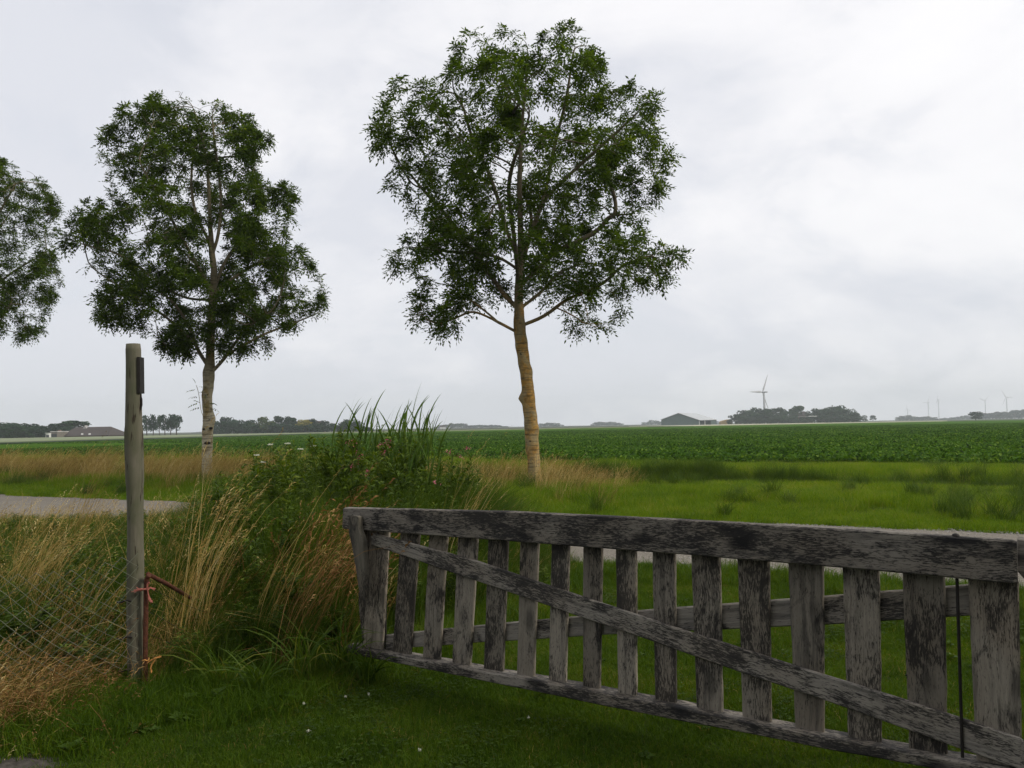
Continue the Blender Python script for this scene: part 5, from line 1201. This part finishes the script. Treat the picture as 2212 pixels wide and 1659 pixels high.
# leafy weeds: mostly the middle mass
X, Y = region(rv, -9, 1.8, 4.4, 15, .15, lambda X, Y: wild(X, Y) & (rv.random(X.size) < np.interp(pxa(X, Y), [-300, 90, 240, 330, 430, 500, 970, 1040, 1120], [.16, .45, .55, .14, .40, .58, .58, .15, .03])))
n = len(X); h = hmap(pxa(X, Y), Y) * rv.uniform(.55, 1.10, n)
o = scatter('leafy_weeds', S_weed, np.stack([X, Y, gz(X, Y)], 1), rv.random(n) * 6.283, np.stack([.62 + .35 * h, .62 + .35 * h, h], 1), rv.integers(0, 6, n), tilt=np.stack([rv.normal(0, .07, n), rv.normal(.05, .09, n)], 1)); tag(o, 'mass of tall leafy green weeds between the round post and the gate')
# long green grass everywhere in the strip
X, Y = region(rv, -9, 1.9, 4.4, 15, .14, lambda X, Y: wild(X, Y) & (rv.random(X.size) < np.interp(pxa(X, Y), [-300, 440, 500, 960, 1040], [.8, .75, .70, .65, .95])))
n = len(X); h = hmap(pxa(X, Y), Y); h = np.minimum(h, 1.1) * rv.uniform(.7, 1.05, n) / .62 * .92
o = scatter('long_grass', S_tall, np.stack([X, Y, gz(X, Y)], 1), rv.normal(0, .8, n), np.stack([h * .8, h * .8, h], 1), rv.integers(0, 4, n)); tag(o, 'long green grass growing wild along the near side of the road')
# straw scattered through it
X, Y = region(rv, -9, 1.8, 4.4, 15, .24, lambda X, Y: wild(X, Y) & (rv.random(X.size) < np.interp(pxa(X, Y), [-300, 0, 100, 160, 250, 330, 430, 520, 600, 640, 760, 960, 1040, 1150], [.5, .45, .35, .22, .3, .5, .5, .15, .2, .1, .05, .10, .4, .35])))
n = len(X); h = (np.minimum(hmap(pxa(X, Y), Y), .8) + np.interp(pxa(X, Y), [0, 330, 450], [.14, .14, 0])) * rv.uniform(.75, 1.12, n) / .85
o = scatter('dry_grass', S_straw, np.stack([X, Y, gz(X, Y)], 1), rv.normal(0, .5, n), np.stack([h, h, h], 1), rv.integers(0, 4, n)); tag(o, 'dry straw coloured grass stems through the wild strip')
X, Y = region(rv, -4, 1, 4.4, 9, .26, lambda X, Y: wild(X, Y) & (rv.random(X.size) < np.interp(pxa(X, Y), [-300, 0, 300, 400, 500, 620, 700, 780], [.10, .35, .7, .55, .25, .5, .5, .0])) & (Y < front(pxa(X, Y)) + 1.1))
n = len(X); h = np.minimum(hmap(pxa(X, Y), Y), .85) * rv.uniform(.8, 1.15, n) / .7
o = scatter('brown_seed_grass', S_rust, np.stack([X, Y, gz(X, Y)], 1), rv.normal(0, .5, n), np.stack([h, h, h], 1), rv.integers(0, 3, n)); tag(o, 'rust brown seeding stems low in front of the weeds')
# matted dead grass in the lower left corner
S_mat = [source('matted_tuft', straw_patch(120 + k, 36, .20, (.33, .42, .28)[k], (1.6, 1.2, 1.9)[k], (.07, .12), .010, 1.5, 0, .0022), (straw_m, rusty_m, rusty_m)[k]) for k in range(3)]
def mat_ok(X, Y): px, py = np.array([px_of(a, b) for a, b in zip(X, Y)]).T; lim = np.interp(px, [-250, 0, 100, 200, 280, 330], [1640, 1600, 1570, 1510, 1490, 1450]); return (py < lim) & (px < 320) & (px > -280) & (Y < front(px) + .3)
X, Y = region(rv, -3.6, -1.6, 3.4, 5.8, .16, mat_ok)
n = len(X); o = scatter('matted_dead_grass', S_mat, np.stack([X, Y, gz(X, Y)], 1), rv.normal(0.1, .8, n), rv.uniform(.75, 1.25, n), rv.integers(0, 3, n)); tag(o, 'matted pale dead grass below the chain link fence in the lower left')
# bare earth in the very corner
mb = MB(); c = SOIL; V = [(c.x, c.y, .018)]; T = []
for k in range(24):
    a = k / 24 * 6.283; r_ = .22 + .05 * math.sin(a * 3) + .04 * math.sin(a * 5 + 1); V.append((c.x + math.cos(a) * r_ * 1.2, c.y + math.sin(a) * r_, -.012)); T.append((0, k + 1, (k + 1) % 24 + 1))
mb.add(V, None, T); tag(mb.build('bare_soil', plain_mat('grey_soil', (0.085, 0.075, 0.064), 0.95, col2=(0.045, 0.04, 0.034), scale=30, bump=.8)), 'patch of bare grey soil in the lower left corner', kind='structure')

# ---- single tufts that stand out
def tuft(name, label, cat, px, d, mb_, mats, scale, rot=0.0, group=None):
    p = at(px, 1000, d); o = mb_.build(name, mats, None, (p.x, d, 0)); o.scale = scale if isinstance(scale, tuple) else (scale,) * 3; o.rotation_euler[2] = rot; return tag(o, label, cat, group)
tuft('straw_tuft', 'tall golden straw tuft standing right of the rusty pipe', 'grass tuft', 395, 5.55, straw_patch(201, 46, .16, 1.08, .45, (.08, .14), .014, .5), straw_m, 1.0)
tuft('straw_tuft', 'golden straw tuft just behind the one right of the rusty pipe', 'grass tuft', 425, 5.95, straw_patch(202, 34, .16, 1.2, .48, (.08, .14), .014, .5), straw_m, 1.0)
tuft('straw_tuft', 'thin straw tuft rising from the dark weeds left of the gate end', 'grass tuft', 560, 5.6, straw_patch(203, 24, .10, .95, .7, (.06, .12), .012, .4), straw_m, 1.0)
tuft('dock_clump', 'rusty brown dry clump leaning beside the free end of the gate', 'dead weeds', 625, 5.45, straw_patch(204, 48, .15, .92, .8, (.10, .18), .026, .5), rusty_m, 1.0)
tuft('dock_clump', 'second rusty brown clump close behind the free end of the gate', 'dead weeds', 680, 5.85, straw_patch(205, 40, .15, 1.0, .6, (.10, .18), .026, .6), rusty_m, 1.0)
tuft('straw_tuft', 'pale straw tuft leaning at the left edge above the fence', 'grass tuft', 30, 6.4, straw_patch(206, 40, .22, .95, .7, (.07, .12), .012, .6), straw_m, 1.0)
tuft('straw_tuft', 'single golden tuft against the road left of the round post', 'grass tuft', 160, 9.5, straw_patch(207, 45, .12, 1.12, .40, (.06, .1), .011, .4), straw_m, 1.0)
tuft('straw_tuft', 'yellow stems standing before the weeds behind the gate top', 'grass tuft', 965, 7.4, straw_patch(208, 30, .10, 1.15, .5, (.06, .1), .011, .35), straw_m, 1.0)
tuft('straw_tuft', 'sparse tall yellow stems leaning beside the middle of the weeds', 'grass tuft', 930, 7.1, straw_patch(209, 14, .10, 1.28, .5, (.06, .12), .010, .3), straw_m, 1.0)
# broad strap leaves in front of the weeds and dock rosettes in the lawn edge
def strap(seed, n, h, w):
    rng = np.random.default_rng(seed); mb = MB(); x, y = disc(rng, n, .07); blades(mb, rng, x, y, h * rng.uniform(.6, 1.1, n), w, rng.random(n) * 6.28, rng.uniform(.4, 1.25, n), 6, 0, 0, np.clip(rng.normal(.6, .2, n), 0, 1), 2.0, 2.2); return mb
for k, (px, d, h, lb) in enumerate(((480, 5.05, .42, 'broad bladed grass clump left of the dock leaves at the lawn edge'), (560, 4.95, .36, 'broad bladed grass clump beside the clover flowers at the lawn edge'), (655, 5.15, .55, 'tall broad bladed grass clump left of the gate foot'), (735, 5.3, .5, 'broad bladed grass clump touching the free gate end'), (790, 5.2, .30, 'low grass clump under the left end of the bottom rail'))):
    tuft('grass_clump', lb, 'grass clump', px, d, strap(220 + k, 42, h, .011), tall_m, 1.0)
def rosette(seed, n, ln, w):
    rng = np.random.default_rng(seed); mb = MB(); a = np.arange(n) * 2.4; d = np.stack([np.cos(a), np.sin(a), rng.uniform(.3, 1.3, n)], 1); leaves(mb, rng, np.zeros((n, 3)) + [0, 0, .01], d, ln * rng.uniform(.7, 1.1, n), w, 0, np.clip(rng.normal(.6, .15, n), 0, 1), .1, .25); return mb
for k, (px, d, ln, lb) in enumerate(((445, 4.80, .20, 'dock plant with broad leaves in front of the weeds at the lawn edge'), (610, 4.85, .15, 'smaller dock plant with broad leaves left of the gate end'), (390, 4.55, .11, 'low broad leaved plant in the lawn below the round post'), (160, 4.15, .11, 'low broad leaved plant by the bare soil patch'), (300, 4.4, .10, 'low broad leaved plant in the lawn below the rusty pipe'))):
    tuft('dock_plant', lb, 'plant', px, d, rosette(240 + k, 9, ln, ln * .34), clover_m, 1.0)
# pink flowered willowherb among the weeds, each its own plant
def herb(px, py, d, label, grp):
    tp = at(px, py, d); o = empty('flowering_weed', (tp.x, d, 0), label, 'flowering weed', grp); rng = np.random.default_rng(int(px * 7 + py))
    mbs = weed_plant(int(px)); vs_ = [v * np.array([.8, .8, tp.z * .97]) for v in mbs.v]; mbs.v = vs_; mbs.build('stem', weed_m, o)
    mb = MB(); n = 11; v = rng.normal(size=(n, 3)); v[:, 2] = np.abs(v[:, 2]); c = np.array([0.05, 0, tp.z]) + rng.normal(0, .016, (n, 3)); leaves(mb, rng, c, v, .026, .017, 0); mb.build('flower', pink_m, o); return o
zb_ = lambda x, y: (610 + x * 0.3064, 813.2 + y * 0.3064)
HL = {(430, 465): 'pink flowering weed under the leftmost reeds', (530, 683): 'single pink thistle like flower low in front of the weeds', (450, 640): 'pink flowering weed low at the left side of the reeds', (1262, 515): 'pink flower head on a bare stem right of the reeds', (1140, 540): 'reddish flower head with dark buds right of the reeds', (1220, 570): 'small reddish flower left of the bare stemmed pink one', (1035, 755): 'pink flower low in the weeds right of the middle'}
for (x, y) in ((430, 465), (465, 472), (655, 495), (712, 490), (700, 462), (480, 545), (490, 600), (450, 640), (530, 683), (1140, 540), (1220, 570), (1262, 515), (1035, 755), (515, 570), (680, 545)):
    q = zb_(x, y); herb(q[0], q[1], 7.3 if y > 600 else 8.0 if x < 900 else 8.4, HL.get((x, y), 'pink flowering weed in the loose cluster below the reeds'), 'pink flowering weeds')
for k, (px, py) in enumerate(((575, 962), (612, 960), (545, 985), (640, 972), (560, 1000), (667, 965))):
    tp = at(px, py, 9.4); o = empty('white_umbel', (tp.x, 9.4, 0), 'white flowered umbel plant at the top left of the weeds', 'flower', 'white umbels'); rng = np.random.default_rng(300 + k)
    mb = MB(); tube(mb, [(0, 0, 0), (.03, 0, tp.z * .6), (.05, 0, tp.z)], [.005, .004, .003], 4); mb.build('stem', weed_m, o)
    mb = MB(); x, y = disc(rng, 40, .034); leaves(mb, rng, np.stack([x + .05, y, np.full(40, tp.z) + rng.uniform(0, .01, 40)], 1), np.stack([x * 5, y * 5, np.full(40, .4)], 1), .014, .012, 0); mb.build('flower', white_m, o)
# broad leaved weeds and dead blades scattered in the lawn
S_ros = [source('small_rosette', rosette(260 + k, 7, .055, .022), clover_m) for k in range(3)]
X, Y = region(rv, -3.0, 7, 2.9, 8.8, .42, lambda X, Y: on_lawn(X, Y) & (rv.random(X.size) < .6))
n = len(X); o = scatter('lawn_weeds', S_ros, np.stack([X, Y, gz(X, Y) + .012], 1), rv.random(n) * 6.283, rv.uniform(.6, 1.5, n), rv.integers(0, 3, n)); tag(o, 'small broad leaved weeds scattered in the lawn')
S_dead = [source('dead_blades', lawn_patch(270 + k, 22, .14, .026, 1.2, .0026), straw_m) for k in range(3)]
X, Y = region(rv, -3.0, 7, 2.9, 8.8, .2, lambda X, Y: on_lawn(X, Y) & (np.array([mnoise.noise((a * 1.1, b * 1.1, 8)) for a, b in zip(X, Y)]) > .08))
n = len(X); o = scatter('dead_grass_blades', S_dead, np.stack([X, Y, gz(X, Y) + .01], 1), rv.random(n) * 6.283, rv.uniform(.7, 1.3, n), rv.integers(0, 3, n)); tag(o, 'dead yellowed blades in worn patches of the lawn')
# white clover heads in the lawn
for k, (px, py) in enumerate(((918, 1480 + 700 * 0), (745, 1505), (795, 1500), (664, 1580), (905, 1620), (655, 1520), (1140, 1550), (1535, 1560))[1:]):
    g = on_ground(px, py, .05); o = empty('clover_flower', (g.x, g.y, 0), 'small white clover flower head in the lawn', 'flower', 'white clover flowers'); rng = np.random.default_rng(330 + k)
    mb = MB(); tube(mb, [(0, 0, 0), (.004, 0, .05)], [.0016, .0014], 4); mb.build('stem', clover_m, o)
    mb = MB(); v = rng.normal(size=(36, 3)); v[:, 2] = np.abs(v[:, 2]) * .8; leaves(mb, rng, np.tile([.004, 0, .05], (36, 1)) + rng.normal(0, .003, (36, 3)), v, .007, .0035, 0); mb.build('flower', white_m, o)

# ---- reeds against the sky, each stem a plant of its own
def reed(seed):
    rng = np.random.default_rng(seed); mb = MB(); H = 2.0; P = [(0.02 * math.sin(3 * t) + .10 * t * t, .03 * t, H * .86 * t) for t in np.linspace(0, 1, 8)]
    tube(mb, P, np.linspace(.006, .0025, 8), 5, False, 0, .3)
    n = 8; t = np.sort(rng.uniform(.5, 1.0, n)); bx = np.interp(t, np.linspace(0, 1, 8), [p[0] for p in P]); by = np.interp(t, np.linspace(0, 1, 8), [p[1] for p in P]); bz = H * .86 * t
    ld = np.where(rng.random(n) < .78, WIND, WIND + 3.0) + rng.normal(0, .5, n)
    blades(mb, rng, bx, by, rng.uniform(.34, .58, n), rng.uniform(.016, .028, n), ld, rng.uniform(.15, .55, n), 7, bz, 0, np.clip(rng.normal(.5, .2, n), 0, 1), 1.7, 2.6)
    return mb.mesh('reed', reed_m)
RM = [reed(400 + k) for k in range(7)]
rr_ = np.random.default_rng(8)
spots = [(738, 905), (748, 930), (762, 930), (772, 880), (790, 900), (800, 875), (812, 905), (822, 872), (835, 905), (845, 890), (852, 915), (862, 905), (868, 888), (880, 900), (890, 895), (898, 880), (908, 900), (915, 866), (918, 890), (925, 880), (930, 905), (940, 882), (948, 905), (955, 895), (965, 930)]
for k, (x, y) in enumerate(spots):
    d = rr_.uniform(8.3, 9.5); tp = at(x, y, d); o = bpy.data.objects.new('reed', RM[k % 7]); link(o); s_ = tp.z / 2.0
    o.location = (tp.x - .22 * s_, d, 0); o.scale = (s_, s_, s_); o.rotation_euler[2] = rr_.normal(0, .35); tag(o, 'tall green reed stem blowing over to the right above the weeds', 'reed', 'reeds standing above the weeds')

# ---- beyond the road: verge, straw, ditch side
S_verge = [source('verge_tuft', tall_patch(500 + k, 260, .30, .24, .8, .006, .5), verge_m) for k in range(4)]
S_vshort = [source('verge_short', lawn_patch(510 + k, 500, .3, .10, 1.0, .006), verge_m) for k in range(3)]
S_vstraw = [source('verge_straw', straw_patch(520 + k, 48, .30, .62, .6, (.07, .13), .016, .9, 0, .0038), straw_m) for k in range(3)]
def view_px(X, Y): return pxa(X, Y)
def inview(X, Y, mrg=150): px = view_px(X, Y); return (Y > 3) & (px > -mrg) & (px < W2 + mrg)
def grid_sp(rng, s0, s1, p0, p1, step, ok):
    ns, np_ = int((s1 - s0) / step), int((p1 - p0) / step); S, P = np.meshgrid(s0 + (np.arange(ns) + .5) * step, p0 + (np.arange(np_) + .5) * step)
    S = S.ravel() + rng.uniform(-.5, .5, S.size) * step; P = P.ravel() + rng.uniform(-.5, .5, P.size) * step; X, Y = xy(S, P); k = inview(X, Y) & ok(S, P, X, Y); return S[k], P[k], X[k], Y[k]
S_, P_, X, Y = grid_sp(rv, -60, 14, ROAD1 + .05, CROP0 + .6, .34, lambda S, P, X, Y: P > ROAD1 + .1 + .25 * np.sin(S * 1.7) * np.sin(S * .6))
n = len(X); px = view_px(X, Y)
hgt = np.interp(P_, [ROAD1, ROAD1 + .8, 15.5, 19.6, 20.5, 22.5, 24, 29, 31], [.28, .50, .75, .62, .5, .5, 1.35, .95, .55]) * rv.uniform(.7, 1.25, n) * (1 + .55 * np.array([mnoise.noise((a * .45, b * .45, 3)) for a, b in zip(X, Y)]))
hgt *= np.interp(px, [0, 450, 1000, 1250, 2212], [1.5, 1.35, 1.3, 1.0, .9])
o = scatter('verge_grass', S_verge, np.stack([X, Y, gz(X, Y)], 1), rv.random(n) * 6.283, np.stack([.7 + .3 * hgt, .7 + .3 * hgt, hgt], 1), rv.integers(0, 4, n)); tag(o, 'bright green grass verge between the road and the beet field')
S_, P_, X, Y = grid_sp(rv, -55, 14, ROAD1 + .3, CROP0, .55, lambda S, P, X, Y: np.array([mnoise.noise((s * .5, p * .5, 12)) for s, p in zip(S, P)]) > .12)
n = len(X); o = scatter('rank_grass', S_tall, np.stack([X, Y, gz(X, Y)], 1), rv.random(n) * 6.283, np.stack([np.full(n, .9), np.full(n, .9), rv.uniform(.35, .75, n)], 1), rv.integers(0, 4, n)); tag(o, 'darker rank tufts scattered through the verge')
S_, P_, X, Y = grid_sp(rv, -55, 14, ROAD1 - .1, ROAD1 + 1.6, .3, lambda S, P, X, Y: rv.random(S.size) < .8)
n = len(X); o = scatter('short_verge_grass', S_vshort, np.stack([X, Y, gz(X, Y)], 1), rv.random(n) * 6.283, rv.uniform(.6, 1.1, n), rv.integers(0, 3, n)); tag(o, 'short grass along the far edge of the road')
def straw_ok(S, P, X, Y):
    px = view_px(X, Y); a = np.interp(px, [0, 120, 260, 430, 520, 700, 1020, 1110, 1180, 1260, 1330, 1400, 2212], [.5, .75, .75, .7, .5, .3, .3, .55, .7, .75, .25, .0, .0]) * np.interp(P, [14.2, 15.6, 16.5, 19.6, 20.4], [.0, .35, 1, 1, 0])
    nz = np.array([mnoise.noise((s * .35, p * .35, 7)) for s, p in zip(S, P)]); return rv.random(S.size) < a * (0.75 + nz)
S_, P_, X, Y = grid_sp(rv, -60, 14, 14.0, 20.5, .42, straw_ok)
n = len(X); px = view_px(X, Y); sc = rv.uniform(.75, 1.15, n) * np.interp(px, [0, 450, 1150, 1300, 2212], [1.25, 1.2, 1.0, .72, .6])
o = scatter('verge_straw', S_vstraw, np.stack([X, Y, gz(X, Y)], 1), rv.normal(0, .5, n), sc, rv.integers(0, 3, n)); tag(o, 'golden dry grass in the verge under the ash trees')
S_, P_, X, Y = grid_sp(rv, -30, 6, 21.9, 24.2, .22, lambda S, P, X, Y: (np.abs(P - 23.0 - .5 * np.sin(S * .7) - .3 * np.sin(S * 1.9 + 1)) < .6) & (rv.random(S.size) < np.interp(view_px(X, Y), [1150, 1250, 1750, 1950, 2150], [.5, .95, .95, .5, .1])))
n = len(X); o = scatter('ditch_grass', S_tall, np.stack([X, Y, gz(X, Y)], 1), rv.random(n) * 6.28, np.stack([np.full(n, .9), np.full(n, .9), rv.uniform(.75, 1.05, n)], 1), rv.integers(0, 4, n)); tag(o, 'tall grass on the far bank of the roadside ditch, coloured darker for its shade')  # the darker blade colour stands in for shade on the bank face
# pebbles along the road edges
def pebble(seed):
    bm_ = bmesh.new(); bmesh.ops.create_icosphere(bm_, subdivisions=1, radius=1.0); rng = np.random.default_rng(seed)
    for v in bm_.verts: v.co *= rng.uniform(.7, 1.2)
    for v in bm_.verts: v.co.z *= .6
    me = bpy.data.meshes.new('pebble'); bm_.to_mesh(me); bm_.free(); me.materials.append(plain_mat('pebble_grey', (0.38, 0.36, 0.33), 0.85, col2=(0.22, 0.21, 0.19), scale=1.2)); return bpy.data.objects.new('pebble', me)
S_peb = [pebble(k) for k in range(3)]
n = 5200; s_ = rv.uniform(-12, 8.5, n); w_ = rv.random(n); p_ = np.where(w_ < .4, ROAD1 - np.abs(rv.normal(0, .35, n)) + .12, np.where(w_ < .7, ROAD0 + np.abs(rv.normal(0, .35, n)) - .1, rv.uniform(ROAD0, ROAD1, n)))
X, Y = xy(s_, p_); k = inview(X, Y, 60) & (p_ > ROAD0 - .1); X, Y, p_ = X[k], Y[k], p_[k]; n = len(X)
zz = np.interp(p_, [ROAD0, ROAD0 + .35, (ROAD0 + ROAD1) / 2, ROAD1 - .35, ROAD1], [0, .015, .045, .015, 0])
o = scatter('road_gravel', S_peb, np.stack([X, Y, zz + .003], 1), rv.random(n) * 6.28, rv.uniform(.007, .019, n), rv.integers(0, 3, n)); tag(o, 'loose pale pebbles along the road')

# ---- the beet crop
def beets(seed, m, side):
    rng = np.random.default_rng(seed); mb = MB()
    for _ in range(m):
        cx, cy = rng.uniform(-side / 2, side / 2, 2); n = rng.integers(9, 13); a = np.arange(n) * 2.4 + rng.random() * 6; el = rng.uniform(.5, 2.2, n); d = np.stack([np.cos(a), np.sin(a), el], 1); d /= np.linalg.norm(d, axis=1)[:, None]
        st = rng.uniform(.12, .24, n); b = np.array([cx, cy, .02]) + d * st[:, None]; rn = np.clip(rng.normal(.48, .28, n), 0, 1)
        leaves(mb, rng, b, d + np.array([0, 0, -.15]), rng.uniform(.17, .27, n), rng.uniform(.09, .13, n), 0, rn, .2, .22)
    return mb
S_beet = [source('beet_block', beets(600 + k, 22, 1.9), beet_m) for k in range(5)]
S_, P_, X, Y = grid_sp(rv, -75, 70, CROP0 + .3, 76, 1.35, lambda S, P, X, Y: (X > -58 - (Y - 49) * .4))
n = len(X); o = scatter('beet_crop', S_beet, np.stack([X, Y, np.zeros(n)], 1), rv.random(n) * 6.283, np.stack([np.full(n, 1.0), np.full(n, 1.0), rv.uniform(.9, 1.15, n)], 1), rv.integers(0, 5, n)); tag(o, 'leafy dark green beet plants at the near side of the field')
def far_ok(X, Y): px = view_px(X, Y); return (px > -100) & (px < 2320) & (sp(X, Y)[1] > 74) & (X > -60 - (Y - 49) * .35) & ((Y < 105) | (X > -75 + 0.1 * (Y - 105)))
X, Y = region(rv, -90, 150, 40, 210, 2.3, far_ok)
n = len(X); o = scatter('beet_crop', S_beet, np.stack([X, Y, np.full(n, .02)], 1), rv.random(n) * 6.283, np.stack([np.full(n, 1.35), np.full(n, 1.35), rv.uniform(.9, 1.2, n)], 1), rv.integers(0, 5, n)); tag(o, 'leafy dark green beet plants farther out in the field')

# ---- unseen trees added behind and right of the viewer to shade lawn and gate
for k, (x, y, h, w) in enumerate(((8.5, -3.5, 8.5, 8), (13.5, -1.5, 9.5, 8.5), (4.0, -6.5, 9.0, 8), (-2.5, -7.5, 9.0, 8), (-8.5, -6.5, 8.0, 7.5))):
    o = bpy.data.objects.new('added_shade_tree', KM[('full', k % 4)]); link(o); o.location = (x, y, 0); o.scale = (w, w, h); o.rotation_euler[2] = k * 1.3
    tag(o, ('bushy unseen tree added at the right for shade, nearest the gate', 'tall bushy unseen tree added for shade farther to the right', 'bushy unseen tree added for shade behind the viewer, on the right', 'bushy unseen tree added for shade right behind the viewer', 'smaller bushy unseen tree added for shade behind the viewer, on the left')[k], 'tree', 'unseen trees added for shade')
